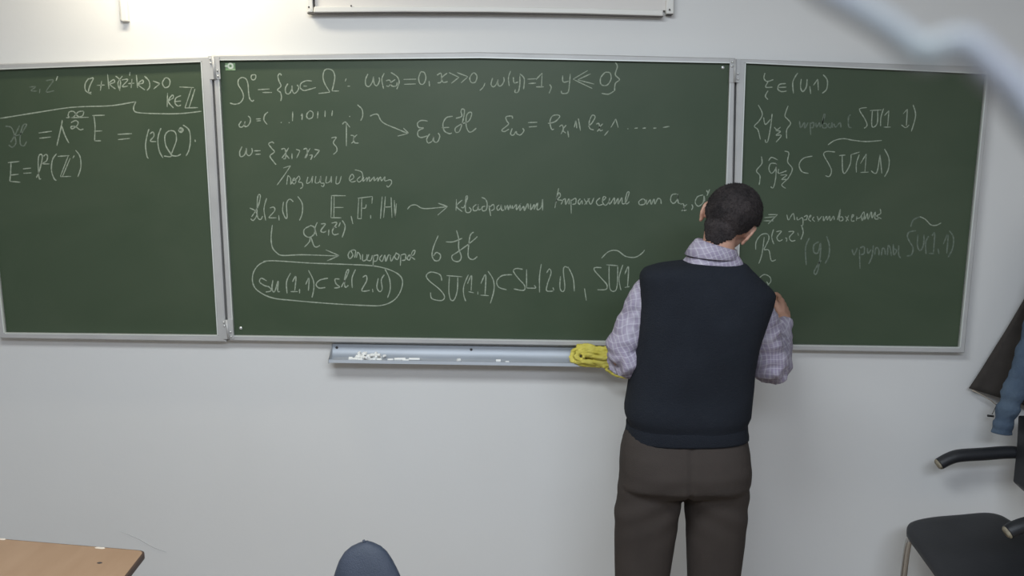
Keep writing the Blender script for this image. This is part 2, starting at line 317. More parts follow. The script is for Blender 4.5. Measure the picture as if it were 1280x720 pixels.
write(p_mid, [(*G, [[(55,135),(85,150),(95,175),(75,205),(60,195)],[(65,185),(100,130),(115,70),(105,60),(98,90),(98,180),(115,200),(128,180)],[(150,80),(135,140),(145,205)],[(168,135),(190,130),(195,150),(165,185),(170,190),(205,190)],
  [(218,175),(220,205)],[(245,100),(240,150),(255,190),(265,185),(262,110),(280,85),(300,100)],[(325,70),(350,110),(350,165),(335,205)],[(512,65),(595,66)],[(515,65),(512,190)],[(530,68),(528,190)],[(530,132),(582,132)],[(512,190),(570,190)],
  [(625,180),(635,225)],[(662,80),(745,70)],[(745,70),(742,110)],[(668,80),(662,195)],[(685,80),(682,195)],[(682,135),(705,135),(710,115)],[(662,195),(685,195)],[(735,175),(735,195)],[(800,70),(790,195)],[(818,70),(808,190)],
  [(812,130),(855,128)],[(850,75),(855,190)],[(868,90),(872,190)],[(872,190),(880,110)]]),
 (*H, [[(42,142),(60,122),(90,118),(120,135),(160,138),(265,128)],[(215,108),(268,127)],[(268,127),(212,175)],[(318,85),(315,150)],[(350,90),(318,125),(350,155)],[(345,130),(360,130),(380,75),(372,70),(368,110),(370,155),(390,160),(400,145),(388,130)],
  [(430,115),(412,130),(415,150),(435,145),(440,115),(442,145),(455,140)],[(480,125),(462,130),(465,150),(485,145),(490,110),(480,85),(458,75)],[(500,120),(510,180)],[(505,130),(525,115),(530,140),(512,150)],
  [(558,118),(545,130),(550,148),(565,135),(570,115),(572,148),(585,145)],[(590,120),(592,145),(605,120),(610,145),(620,118),(625,140)],[(632,120),(635,138),(655,115),(655,145),(680,110)],[(678,112),(675,150),(695,125),(700,150),(718,110),(722,140)],
  [(735,110),(735,145),(755,115),(755,142),(770,108)],[(775,105),(772,145),(795,130),(802,85),(802,150)]]),
 (*I, [[(35,65),(15,170)],[(18,150),(35,90),(45,105),(30,125),(55,130),(48,150)],[(55,130),(70,120),(72,150),(90,120),(90,150)],[(100,125),(102,200)],[(102,130),(125,118),(125,145),(108,150)],[(150,120),(138,135),(145,150),(158,130),(160,150)],
  [(170,120),(185,150)],[(200,118),(172,152)],[(190,118),(205,150),(222,115)],[(255,115),(235,135),(245,155),(268,150)],[(265,135),(285,115),(272,110),(268,140),(285,155),(305,130)],
  [(305,115),(305,150),(330,115),(330,150),(350,118),(350,148),(370,115),(372,145),(390,140),(408,90),(398,88),(388,130),(395,148),(410,135)],[(480,120),(460,135),(465,152),(490,148),(492,128),(480,120)],
  [(500,125),(502,150),(520,125),(525,150),(540,122),(545,148),(560,120),(575,125),(578,148)],[(660,95),(635,100),(628,130),(645,145),(665,120),(665,95),(668,140),(680,145)],[(680,150),(695,148),(698,175),(685,185)],
  [(715,150),(698,165),(700,182),(712,180)],[(740,150),(745,165),(738,180)],[(800,100),(770,110),(758,140),(775,160),(800,140),(805,105),(808,135)],[(818,75),(825,90)],[(835,70),(820,105)]])], None, 1.35)
write(p_mid, [(*G, [[(395,235),(362,255),(362,285),(390,300),(418,280),(418,245),(395,232)],[(395,300),(390,325),(362,355)],[(400,300),(415,345),(430,355),(450,345)],[(435,215),(422,250),(432,292)],[(455,225),(480,225),(455,262),(470,272),(485,265)],
  [(500,255),(498,290)],[(515,220),(545,218),(520,262),(528,285),(555,280)],[(522,245),(545,243)],[(565,215),(555,240)],[(575,205),(592,240),(575,300)],[(182,230),(175,300),(182,355),(205,385),(240,402),(350,398),(555,405)],[(482,370),(558,403)],[(558,403),(490,432)],
  [(620,375),(608,400),(618,420),(635,400),(625,375),(650,375),(645,415)],[(655,415),(662,385),(675,400),(678,425)],[(690,395),(690,430),(710,425),(715,395)],[(725,395),(715,425),(735,430),(745,400)],[(752,400),(748,465)],
  [(750,405),(775,400),(770,430),(755,435)],[(800,398),(785,420),(800,435),(815,400),(820,435),(835,400),(850,405)],[(845,400),(850,435),(870,400)],[(880,385),(870,410),(885,425),(895,400),(880,390)],[(905,400),(902,460)],
  [(905,400),(930,395),(930,425),(910,430)],[(950,400),(940,420),(955,425),(970,380),(985,375),(975,400),(950,400),(985,425)]]),
 (*H, [[(215,290),(190,350),(180,400),(195,430),(220,428),(228,400),(205,385),(188,405)],[(258,325),(300,325),(350,305)],[(318,260),(330,310),(330,360),(345,410),(330,435),(300,430),(292,405),(320,385),(370,350),(420,310),(435,295)],[(415,270),(395,290),(385,360),(385,410),(410,425),(435,408)]])])
write(p_mid, [(*G, [[(130,435),(200,432),(400,445),(600,452),(760,462),(860,490),(910,530),(908,590),(870,650),(800,682),(700,683),(500,672),(300,655),(180,640),(100,600),(72,555),(75,500),(105,455),(150,433)],
  [(150,545),(120,530),(110,550),(135,570),(165,580),(175,600),(145,608)],[(185,540),(180,590),(195,605),(215,545),(212,600),(225,605)],[(285,500),(262,550),(265,615)],[(295,550),(315,520),(308,600)],[(285,605),(325,605)],[(335,590),(335,615)],
  [(370,565),(388,530),(385,600)],[(385,485),(412,540),(415,590),(405,638)],[(495,530),(450,540),(428,565),(445,585),(480,582)],[(560,535),(535,535),(540,560),(560,580),(530,585)],[(570,580),(600,520),(612,485),(600,490),(588,540),(592,580),(610,570)],
  [(650,480),(630,530),(632,585)],[(690,525),(710,515),(712,545),(685,600),(730,598)],[(745,590),(748,608)],[(778,530),(770,580),(785,605),(800,590),(795,540),(812,510)],[(815,478),(840,530),(845,590),(830,640)]])])
write(p_mid, [(*H, [[(235,545),(225,510),(175,495),(148,515),(165,545),(220,590),(250,630),(235,655),(180,645),(172,610)],[(262,515),(350,522)],[(278,520),(275,600),(285,650),(305,650),(322,600),(325,525)],[(385,510),(360,570),(358,620),(370,660)],
  [(380,560),(402,515),(400,600)],[(385,605),(415,612)],[(438,605),(438,622)],[(455,560),(482,510),(478,625)],[(452,625),(500,628)],[(495,490),(525,540),(528,600),(508,672)],[(630,510),(575,515),(545,545),(555,580),(600,595)],
  [(690,480),(655,475),(638,490),(665,530),(700,570),(695,598),(640,590)],[(712,480),(712,585)],[(712,585),(762,585),(755,570)],[(795,450),(785,520),(785,610)],[(825,500),(840,478),(850,500),(830,560),(825,600),(862,602)]]),
 (*I, [[(5,590),(10,605)],[(45,530),(42,590),(55,612),(68,590),(60,500),(70,480),(90,490)],[(85,480),(112,540),(118,610)],[(172,595),(182,660)],[(262,435),(300,400),(345,395),(390,425),(440,430),(475,410),(490,392)],
  [(262,485),(228,485),(225,500),(260,540),(290,575),(285,600),(240,602)],[(288,470),(350,475)],[(302,475),(305,590),(330,610),(345,580),(348,480)],[(375,470),(355,540),(365,605)],[(385,520),(405,480),(400,585)],[(385,590),(410,585)]])], None, 1.35)
J = (930, 80, 4.5); K = (930, 240, 5.14); Lz = (1050, 240, 6.0); Q = (900, 60, 2.25)
write(p_right, [(*J, [[(118,50),(112,80),(130,98),(165,88)],[(135,100),(122,130),(160,130)],[(135,150),(120,180),(135,200)],[(235,110),(200,115),(190,140),(210,155),(240,152)],[(195,132),(238,130)],[(302,50),(275,100),(278,165)],
  [(322,85),(318,130),(330,155),(350,130),(355,85)],[(370,125),(375,168)],[(390,120),(415,85)],[(415,85),(418,148)],[(445,60),(468,90),(465,140),(440,165)]])])
write(p_right, [(*J, [[(80,230),(103,280),(85,320),(58,350),(78,370),(92,425)],[(110,300),(120,340),(150,310)],[(158,280),(150,350),(135,430),(122,440),(120,425)],[(170,355),(185,370),(205,355)],[(178,375),(205,380),(180,400),(210,402),(180,440)],
  [(248,235),(230,290),(245,310),(262,335),(240,370),(240,420)],[(690,245),(655,250),(652,265),(680,310),(692,345),(675,362)],[(708,262),(775,258)],[(722,262),(718,340),(730,355),(750,330),(752,262)],[(785,250),(770,300),(768,350)],
  [(790,290),(815,262)],[(815,262),(808,350)],[(785,355),(825,355)],[(472,455),(510,430),(560,420),(620,430),(690,436),(775,430)]]),
  (*Q, [[(515,185),(527,172)],[(527,172),(524,218)],[(510,216),(522,224),(532,216)],[(543,160),(550,190),(538,235)]])], None, 1.3)
write(p_right, [(*J, [[(312,320),(318,358),(340,330),(342,360),(360,330)],[(372,330),(375,400)],[(375,335),(392,330),(390,355),(378,358)],[(405,330),(408,355),(425,330),(428,355)],[(435,350),(455,290),(448,290),(442,355),(465,355),(462,335),(440,335)],
  [(480,332),(472,350),(488,358),(495,330),(498,358)],[(505,335),(515,355),(540,330),(545,358)],[(600,285),(588,300),(588,350),(605,358)]])], M_faint, 1.7)
write(p_right, [(*J, [[(98,520),(100,560),(70,600),(90,630),(85,680)],[(180,560),(150,560),(140,590),(155,615),(178,590),(182,560),(178,640),(165,695),(150,690)],[(138,545),(155,525),(190,540)],[(195,590),(195,615),(240,600)],
  [(205,625),(240,625),(212,650),(240,650),(212,680),(235,700)],[(228,490),(252,500),(245,550),(272,590),(250,640),(240,650)],[(385,518),(335,530),(310,565),(325,605),(362,615)],[(512,495),(465,492),(448,510),(475,560),(492,600),(480,632),(458,628)],
  [(535,515),(570,512)],[(552,515),(555,600),(570,612),(598,560),(602,510)],[(602,510),(650,495)],[(648,510),(632,560),(632,610)],[(655,560),(688,505)],[(688,505),(680,605)],[(655,610),(700,608)],[(715,600),(735,615),(750,600),(765,510)],[(765,510),(775,615)],[(790,478),(815,530),(812,590),(790,635)]])], None, 1.3)
write(p_right, [(*K, [[(130,165),(205,158)],[(125,185),(190,185)],[(155,145),(215,145)],[(215,145),(155,205)],[(275,145),(285,180),(305,150),(318,140),(325,180)],[(340,160),(345,180),(375,165),(378,210),(365,215)],[(385,160),(405,150),(402,175),(385,180)],
  [(415,170),(430,155),(425,150),(415,175),(430,188)],[(450,160),(440,175),(455,190)],[(470,155),(480,185)],[(500,155),(475,188)],[(510,155),(512,185),(530,155),(535,180),(550,155),(555,185),(575,155),(580,180)],
  [(600,180),(620,110),(612,180),(635,180),(630,160),(610,165)],[(650,155),(672,185)],[(672,150),(655,190)],[(690,170),(705,150),(695,148),(690,185),(710,185)],[(725,155),(722,185)],[(725,170),(745,165),(755,150),(758,185),(771,160)]]),
  (*Lz, [[(160,175),(180,150),(185,205),(205,160),(210,205),(235,150),(240,195),(265,150),(262,200),(290,200)],[(300,125),(305,160),(275,180),(310,200)]])], None, 1.2)
write(p_right, [(*K, [[(75,370),(78,320),(110,275),(150,270),(160,300),(140,345),(130,370),(160,375),(175,440),(205,435)],[(130,290),(115,400),(95,460)],[(190,240),(178,290),(192,335)],[(208,255),(240,252),(212,290),(225,315),(248,305)],
  [(265,295),(275,300),(272,320)],[(285,255),(320,255),(292,290),(305,315),(330,310)],[(345,262),(350,280)],[(370,215),(380,260),(365,305)],[(100,550),(130,530),(165,545),(172,575),(150,600)],[(145,575),(160,600)]]),
  (*Lz, [[(600,185),(640,205),(680,245),(720,250),(758,232)]])], None, 1.3)
write(p_right, [(*K, [[(420,295),(395,360),(400,470)],[(480,320),(450,340),(448,385),(475,390),(492,330),(490,400),(475,500),(458,530),(452,505),(495,440)],[(530,285),(548,340),(545,410),(520,460)]]),
 (*Lz, [[(90,430),(105,470),(130,420)],[(145,430),(150,575)],[(150,420),(180,410),(180,460),(155,470)],[(205,420),(210,460),(235,430)],[(250,400),(240,480),(215,540)],[(260,470),(270,420),(290,430),(292,475)],[(310,475),(318,425),(335,430),(340,470)],
  [(355,475),(362,400),(378,430),(385,480)],[(400,390),(402,470),(425,440),(405,425)],[(440,400),(440,470),(455,495)],[(530,260),(550,210),(600,185)],[(570,290),(520,300),(505,330),(520,370),(548,420),(535,470),(500,480)],[(585,320),(580,400),(600,440),(625,400),(630,320)],
  [(665,330),(642,380),(645,465)],[(690,330),(710,310),(700,455)],[(665,460),(705,462)],[(735,425),(742,465)],[(775,390),(810,320),(800,460)],[(820,290),(850,340),(845,420),(810,490)]])], M_faint, 1.8)

# ------------------------------------------------------------------ chalk tray
TL, TR_ = P(411, 453.5, -.085), P(803, 459.5, -.085)
tray = thing('chalk_tray', TL.lerp(TR_, .5), 'long grey metal chalk tray under the centre panel of the chalkboard', 'tray')
BLt, BRt = P(413, 429.5, -.004), P(803, 435.5, -.004)
def prof(lip, back):
    zb, zt = lip.z, back.z; x = lip.x
    pts = [(-.004, zt), (-.010, zt), (-.011, zb+.040)]+[(-.011-.040*(1-math.cos(t)), zb+.040-.036*math.sin(t)) for t in (.15,.35,.55,.75,.95,1.15,1.35,1.5708)]+[(-.060, zb+.004), (-.076, zb+.005), (-.078, zb+.011), (-.083, zb+.011), (-.085, zb), (-.035, zb-.001), (-.014, zb+.006), (-.004, zb+.022)]
    return [Vector((x, y, z)) for y, z in pts]
MB().rings([prof(TL, BLt), prof(TR_, BRt)]).build('trough', M_galv, tray, True).data.set_sharp_from_angle(angle=.6)
for T, B, nm in ((TL, BLt, 'end_plate'), (TR_, BRt, 'end_plate')):
    s = -1 if T is TL else 1
    MB().rings([[Vector((T.x+dx, y, z)) for y, z in ((-.004, B.z), (-.014, B.z), (-.088, T.z+.014), (-.088, T.z-.002), (-.004, T.z-.002))] for dx in (0, s*.002)]).build(nm, M_alu, tray)
for px, py in ((421, 434.5), (589, 437)):
    c = P(px, py, -.012); MB().ell(c, (.005, .002, .005), None, 10, 6).build('screw', M_dark, tray)
def trayz(x): f = (x-TL.x)/(TR_.x-TL.x); return TL.z+(TR_.z-TL.z)*f+.004
def chalk(px, y, ln, r, yaw, dz=0, tilt=0, label=None):
    x = P(px, 452, y).x; c = Vector((x, y, trayz(x)+r+.0006+dz))
    d = Vector((math.cos(yaw)*math.cos(tilt), math.sin(yaw)*math.cos(tilt), math.sin(tilt)))*ln/2
    mb = MB(); mb.tube([c-d, c-d*.9, c+d*.9, c+d], [r*.85, r, r*.97, r*.8], 8)
    o = mb.build('chalk_piece', M_chalk, None, False, c-Vector((0, 0, r)))
    return tag(o, label or 'small broken white chalk stub in the heap at the left end of the tray', 'chalk', None if label else 'chalk stubs heaped in the tray')
random.seed(3)
for i in range(62):
    layer = (i >= 34)+(i >= 54); u = random.random()
    px = 438+42*u if not layer else (random.gauss(466, 6) if i % 3 else random.gauss(452, 4))
    chalk(px, random.uniform(-.072, -.040), random.uniform(.010, .024), random.uniform(.0038, .0055), random.uniform(0, 3.1), .0085*layer, random.uniform(-.2, .2)*bool(layer),
          label=None)
chalk(500, -.055, .040, .005, .08, label='white chalk stick lying just right of the chalk heap in the tray')
chalk(518, -.050, .040, .0045, -.05, label='thin white chalk stick right of the stick beside the heap')
chalk(507, -.070, .022, .0045, .3, label='short white chalk stick in front of the longer stick by the heap')
chalk(573.5, -.062, .012, .006, .6, label='lone round chalk stub in the middle of the tray')
chalk(623, -.058, .017, .0052, .0, label='white chalk stub in the tray left of the yellow cloth, farther of the two')
chalk(634, -.072, .014, .0042, .1, label='small flat chalk stub at the tray lip nearest the yellow cloth')
chalk(488, -.064, .020, .0042, .2, label='grey-white chalk stub between the heap and the chalk sticks')

# ------------------------------------------------------------------ yellow cloth
mbc = MB()
def pxt(pts, r, k=5, n=10, flat=1.0):
    q = catmull([P(a, b, c) for a, b, c in pts], k)
    mbc.tube(q, r, n, flat)
pxt([(775,438,-.06),(750,436,-.06),(730,435,-.062),(717,440,-.06),(716,450,-.07),(730,455,-.08),(755,456,-.08),(780,458,-.08)], .011)
pxt([(778,446,-.065),(755,444,-.075),(738,439,-.075),(724,441,-.085),(721,447,-.09),(733,452,-.095),(752,453,-.09),(778,452,-.08)], .010)
pxt([(775,448,-.09),(750,447,-.10),(735,444,-.10),(728,446,-.10)], .009)
pxt([(720,434,-.060),(735,432.5,-.060),(752,438,-.062),(775,441,-.064)], .010)
pxt([(718,452,-.085),(735,456,-.088),(760,455,-.088),(778,455,-.085)], .008)
pxt([(728,440,-.06),(745,446,-.06),(770,449,-.06)], .018)
pxt([(735,448,-.07),(760,447,-.07),(780,447,-.07)], .014)
pxt([(752,454,-.092),(757,461,-.096),(765,467,-.096),(775,471,-.096),(786,472,-.094)], [.006]*21, 5, 10, .8)
pxt([(770,452,-.092),(778,462,-.096),(785,471,-.095)], [.012]*11, 5, 10, .5)
cv, cn, cf = bake_voxel(mbc, .0032, 1)
cv = [v+n*(.0022*noise.noise(Vector((v.x*30+v.z*60, v.y*40, v.z*150)))+.001*noise.noise(v*260)-.0035*max(0, .16-abs(noise.noise(Vector((v.x*22+v.z*30, v.y*20, v.z*55)))))/.16) for v, n in zip(cv, cn)]
cl = obj('dust_cloth', cv, cf, mat('yellow_cloth', (.58, .50, .07), .85, 0, (.76, .68, .16), 30, .3, 200), None, True, P(745, 456, -.07))
tag(cl, 'crumpled yellow cloth lying at the right end of the chalk tray', 'cloth')

# ------------------------------------------------------------------ white trunking and rails above the board
def plate(name, x0, y0, x1, y1, d, m=M_white, parent=None, label=None, cat=None, top=None):
    a, b = P(x0, y0, -d), P(x1, y1, -d); zt = top if top else a.z
    if parent is None:
        o = MB().box((a.x, -d, b.z), (b.x, -.0005, zt)).build(name, m, None, False, Vector(((a.x+b.x)/2, 0, b.z)))
        tag(o, label, cat)
    else: o = MB().box((a.x, -d, b.z), (b.x, -.0005, zt)).build(name, m, parent)
    return bevel(o, .003)
t1 = thing('cable_trunking', P(153.5, 26.5, 0), 'short white vertical cable trunking above the left side panel of the chalkboard', 'trunking')
c = plate('cover', 149.2, 0, 159.5, 26.5, .022, parent=t1, top=2.995); plate('base_strip', 147.6, 0, 161, 25.8, .008, parent=t1, top=2.995)
sc = thing('projection_screen', P(610, 12, 0), 'wide white raised screen with bottom rail above the centre panel', 'screen')
a, b = P(394, 0, -.035), P(832, 9, -.035)
def slab(name, p0, p1, q0, q1, y0, y1, m, parent, mid0=0, mid1=0, top=None):
    """horizontal member from pixel p0..p1 (top edge) to q0..q1 (bottom edge)"""
    R = []
    for t in (0, .25, .5, .75, 1):
        s = 4*t*(1-t)
        u = P(p0[0]+(p1[0]-p0[0])*t, p0[1]+(p1[1]-p0[1])*t-mid0*s, y0); l = P(q0[0]+(q1[0]-q0[0])*t, q0[1]+(q1[1]-q0[1])*t-mid1*s, y0)
        zt = top if top else u.z
        R.append([Vector((u.x, y0, zt)), Vector((l.x, y0, l.z)), Vector((l.x, y1, l.z)), Vector((u.x, y1, zt))])
    return MB().rings(R).build(name, m, parent)
slab('screen_sheet', (393, 0), (833, 0), (393, 9), (832, 13), -.020, -.018, mat('screen_fabric', (.74, .71, .68), .7), sc, 0, 1.5, top=2.98)
bevel(slab('bottom_rail', (392.5, 8.2), (829, 12.5), (391.5, 15.4), (829, 19.8), -.040, -.004, M_white, sc, 2.0, 2.6), .003)
slab('rail_gasket', (384, 15.6), (829, 19.9), (384, 16.9), (829, 21.0), -.034, -.006, mat('grey_gasket', (.12, .11, .10), .7), sc, 2.4, 2.4)
for x0, x1, yb in ((383.5, 391.2, 15.2), (833, 842.2, 17.2)):
    u = plate('side_rail', x0, 0, x1, yb, .034, parent=sc, top=2.98)
plate('side_slot', 391.6, 0, 393.2, 9, .030, m=M_dark, parent=sc, top=2.98)
for px, py in ((386, 8.8), (439, 7.3), (837, 12)):
    c = P(px, py, -.041); MB().ell(c, (.003, .002, .003), None, 8, 6).build('screw', M_dark, sc)
plate('rail_end_cap', 833.6, 16.2, 841.6, 18.4, .030, m=M_dark, parent=sc)

# ------------------------------------------------------------------ pale cable hanging in front of the lens
cpx = [(900,-420),(930,-200),(975,-80),(1015,-22),(1060,6),(1105,33),(1138,58),(1160,70),(1182,60),(1208,58),(1236,84),(1264,110),(1288,142),(1325,190),(1360,230),(1430,150),(1450,-100),(1455,-420)]
def near(px, py, d): return CAM+ray(px, py).normalized()*d
cpts = catmull([near(a, b, .125) for a, b in cpx], 6)
e0, e1 = cpts[0], cpts[-1]; nc = len(cpts)
cpts = [Vector((e0.x, e0.y, 2.995)), Vector((e0.x, e0.y, e0.z+.03))]+cpts+[Vector((e1.x, e1.y, e1.z+.03)), Vector((e1.x, e1.y, 2.995))]
cb = MB().tube(cpts, [.0014]*2+[.0014+.0008*min(1, i/nc*1.5) for i in range(nc)]+[.0021]*2, 12).build('cable', mat('pale_cable', (.20, .195, .235), .6, 0, (.24, .265, .265), 60), None, True, (e0.x, e0.y, 2.995))
tag(cb, 'pale out-of-focus cable looping across the upper right corner close to the camera', 'cable')

# ------------------------------------------------------------------ desk, lower left
ZD = .75
cor = PZ(181, 688.5, ZD); far = PZ(0, 673.5, ZD); nr = PZ(163, 720, ZD)
u = (far-cor).normalized(); v = Vector((-u.y, u.x, 0)); v = v if v.y < 0 else -v
vn = (nr-cor).normalized(); v = (v*.3+vn*.7).normalized()
desk = thing('desk', Vector((*((cor+u*.6+v*.25).xy), 0)), 'light wooden desk with dark edge band in the lower left corner', 'desk')
M_ply = mat('beech_laminate', (.36, .225, .135), .5, 0, (.41, .265, .165), 3.0, .03, 60, detail=6, stretch=(6, 1.2, 1))
W_, D_ = 1.25, .50
def round_corner(c, a, b, r=.018, n=6):
    out = []
    for k in range(n+1):
        t = math.pi/2*k/n; out.append(c+a*(r-r*math.sin(t))+b*(r-r*math.cos(t)))
    return out
out = round_corner(cor, u, v)+round_corner(cor+v*D_, -v, u)+round_corner(cor+v*D_+u*W_, -u, -v)+round_corner(cor+u*W_, v, -u)
top = MB().rings([[Vector((p.x, p.y, z)) for p in out] for z in (ZD-.015, ZD)]).build('tabletop', M_ply, desk)
cen = sum(out, Vector())/len(out)
def grow(p, g): d = (p-cen); return p+Vector((d.x, d.y, 0)).normalized()*g
R = [[Vector((grow(p, g).x, grow(p, g).y, z)) for p in out] for g, z in ((.0002, ZD-.0155), (.004, ZD-.0145), (.004, ZD-.001), (.0002, ZD+.0004), (-.0015, ZD+.0004), (-.0015, ZD-.01))]
MB().rings(R, cap=False).build('edge_band', mat('dark_edge_band', (.07, .04, .03), .5), desk)
wm = mat('bare_wood_chip', (.75, .66, .55), .8)
for px, py, l in ((125, 684.3, .030), (3, 673.4, .02)):
    c = PZ(px, py+.6, ZD); q = []
    MB().tube([c-u*l/2, c-u*l*.3, c+u*l*.35, c+u*l/2], [.001, .0045, .004, .001], 8, .35).build('edge_chip', wm, desk)
c = PZ(124.5, 703.5, ZD+.0005)
MB().ell(c, (.007, .004, .0012), None, 10, 6).build('screw_hole', M_dark, desk)
M_leg = mat('grey_desk_leg', (.25, .25, .26), .45, .5)
for s, t in ((.06, .05), (W_-.06, .05), (.06, D_-.05), (W_-.06, D_-.05)):
    p = cor+u*s+v*t; MB().tube([Vector((p.x, p.y, 0)), Vector((p.x, p.y, ZD-.022))], .014, 12).build('leg', M_leg, desk, True)
q = [cor+u*.06+v*.05, cor+u*(W_-.06)+v*.05, cor+u*(W_-.06)+v*(D_-.05), cor+u*.06+v*(D_-.05)]
mb = MB()
for i in range(4):
    mb.tube([Vector((*q[i].xy, ZD-.04)), Vector((*q[(i+1) % 4].xy, ZD-.04))], .012, 8)
mb.build('leg_frame', M_leg, desk)
mp0 = [Vector((*(cor+u*s+v*.06).xy, z)) for s in (.08, W_-.08) for z in (.38, ZD-.03)]
MB().rings([[p+v*k for p in (mp0[0], mp0[2], mp0[3], mp0[1])] for k in (0, .012)]).build('modesty_panel', M_ply, desk)

# ------------------------------------------------------------------ navy rounded chair back, bottom edge
YC = -1.30
axp = P(458, 677.5, YC); s_ = (axp-P(459, 677.5, YC)).length
oc = thing('office_chair', Vector((axp.x, axp.y-.15, 0)), 'dark navy rounded chair back rising over the bottom edge of the picture', 'chair')
M_navy = mat('navy_upholstery', (.030, .040, .062), .6, 0, (.042, .052, .078), 20, .25, 400)
prof_ = [(0, 3, 3), (2, 11, 10), (6, 20, 19), (12, 27.5, 26), (22, 34, 33), (34, 38.5, 39.5), (46, 42, 45), (70, 49, 54), (100, 57, 62), (140, 62, 68), (180, 64, 70), (215, 58, 64), (232, 42, 46), (240, 20, 24)]
R = []
for i, (dy, l, r) in enumerate(prof_):
    z = axp.z-dy*s_; cx = axp.x+(r-l)/2*s_; a = (l+r)/2*s_; bb = min(.030, .006+a*.28) if i < 12 else .022
    yy = axp.y-.03*math.sin(min(1, dy/200)*math.pi)
    R.append([Vector((cx+a*math.copysign(abs(math.cos(t))**.85, math.cos(t)), yy+bb*math.sin(t), z)) for t in [2*math.pi*k/28 for k in range(28)]])
bk = MB().rings(R).build('backrest', M_navy, oc, True)
MB().tube([axp+Vector((-.004, 0, -.003)), axp+Vector((-.006, 0, .0045))], [.0035, .0028], 8).build('seam_tab', M_navy, bk, True)
zs = .47; cy = axp.y-.22
R = [[Vector((axp.x+.21*sc_*math.copysign(abs(math.cos(t))**.6, math.cos(t)), cy+.20*sc_*math.copysign(abs(math.sin(t))**.6, math.sin(t)), z)) for t in [2*math.pi*k/28 for k in range(28)]] for sc_, z in ((.9, zs-.06), (1, zs-.04), (1, zs-.015), (.93, zs), (.5, zs+.004))]
MB().rings(R).build('seat', M_navy, oc, True)
M_blk = mat('black_plastic', (.012, .012, .013), .45)
MB().tube(catmull([(axp.x, axp.y+.0, axp.z-190*s_), (axp.x, axp.y+.035, .50), (axp.x, axp.y+.01, .40), (axp.x, cy, .39)], 5), .014, 10).build('back_support', M_blk, oc, True)
MB().tube([(axp.x, cy, .08), (axp.x, cy, .41)], .022, 14).build('gas_column', M_blk, oc, True)
for k in range(5):
    a = 2*math.pi*k/5+.3; d = Vector((math.cos(a), math.sin(a), 0)); o = Vector((axp.x, cy, 0))
    lg = MB().tube([o+Vector((0, 0, .11)), o+d*.15+Vector((0, 0, .09)), o+d*.28+Vector((0, 0, .065))], [.02, .016, .012], 10).build('leg', M_blk, oc, True)
    e = o+d*.28+Vector((0, 0, .028)); n_ = Vector((-d.y, d.x, 0))*.012
    MB().tube([e-n_, e+n_], .028, 14).build('caster', M_blk, lg, True)

# ------------------------------------------------------------------ black armchair, lower right
M_vinyl = mat('black_vinyl', (.013, .014, .017), .5, 0, (.019, .020, .024), 7, .06, 120)
M_chrome = mat('worn_chrome', (.55, .53, .50), .25, .9)
M_wornend = mat('worn_wood_end', (.42, .37, .27), .7, 0, (.12, .10, .07), 60)
ZS = .46
sa = PZ(1137, 655, ZS); sb = PZ(1232, 641.5, ZS); sd_ = PZ(1192, 724, ZS)
ch = thing('armchair', Vector(((sa.x+.25), sa.y-.2, 0)), 'black vinyl visitor armchair with chrome tube frame at the right edge of the picture', 'chair')
ua = Vector((1, .0, 0)); ub = sd_-sa; ub.z = 0; ub.normalize()
sp = catmull([PZ(1134, 659, ZS), PZ(1137, 650, ZS), PZ(1165, 646, ZS), PZ(1200, 643, ZS), PZ(1232, 640.5, ZS), PZ(1252, 644, ZS), PZ(1275, 656, ZS), PZ(1320, 668, ZS)], 5)
n1 = PZ(1134, 659, ZS); f1 = n1+ub*.44
near_edge = [Vector((1.86, f1.y, ZS)), f1+Vector((.05, -.005, 0)), f1+Vector((.012, 0, 0)), f1+Vector((-.004, .02, 0))]
fe = [f1.lerp(n1, t) for t in (.15, .4, .6, .8, .93)]
poly = sp+near_edge+fe
cen = sum(poly, Vector())/len(poly)
R = [[Vector((cen.x+(p.x-cen.x)*k, cen.y+(p.y-cen.y)*k, z-(.018*max(0, 1-(cen.x+(p.x-cen.x)*k-n1.x)/.15)**2))) for p in poly] for k, z in ((.88, ZS-.030), (.97, ZS-.028), (1, ZS-.016), (1, ZS-.006), (.985, ZS), (.9, ZS+.002), (.6, ZS+.001), (.25, ZS))]
MB().rings(R).build('seat', M_vinyl, ch, True)
def armr(pts, tip):
    q = catmull(pts, 5); n = len(q)
    a = MB().tube(q, [.0225+.002*math.sin(math.pi*i/(n-1)) for i in range(n)], 16, .92).build('armrest', M_vinyl, ch, True)
    d = (q[0]-q[1]).normalized()
    e = MB().tube([q[0]-d*.004, q[0]+d*.004, q[0]+d*.009], [.021, .0205, .015], 14, .95).build('worn_tip', M_wornend, a, True); e['label'] = 'worn pale end of the armrest'
ya = sb.y-.01
A1 = P(1174, 580, ya)
armr([A1, P(1186, 573.5, ya), P(1200, 569.5, ya), P(1230, 567.5, ya), P(1258, 565.5, ya), P(1275, 567, ya), P(1300, 580, ya)], None)
yn = ya-.50
armr([P(1260, 665, yn), P(1272, 659, yn), P(1292, 654, yn), P(1330, 652, yn), P(1360, 652, yn)], None)
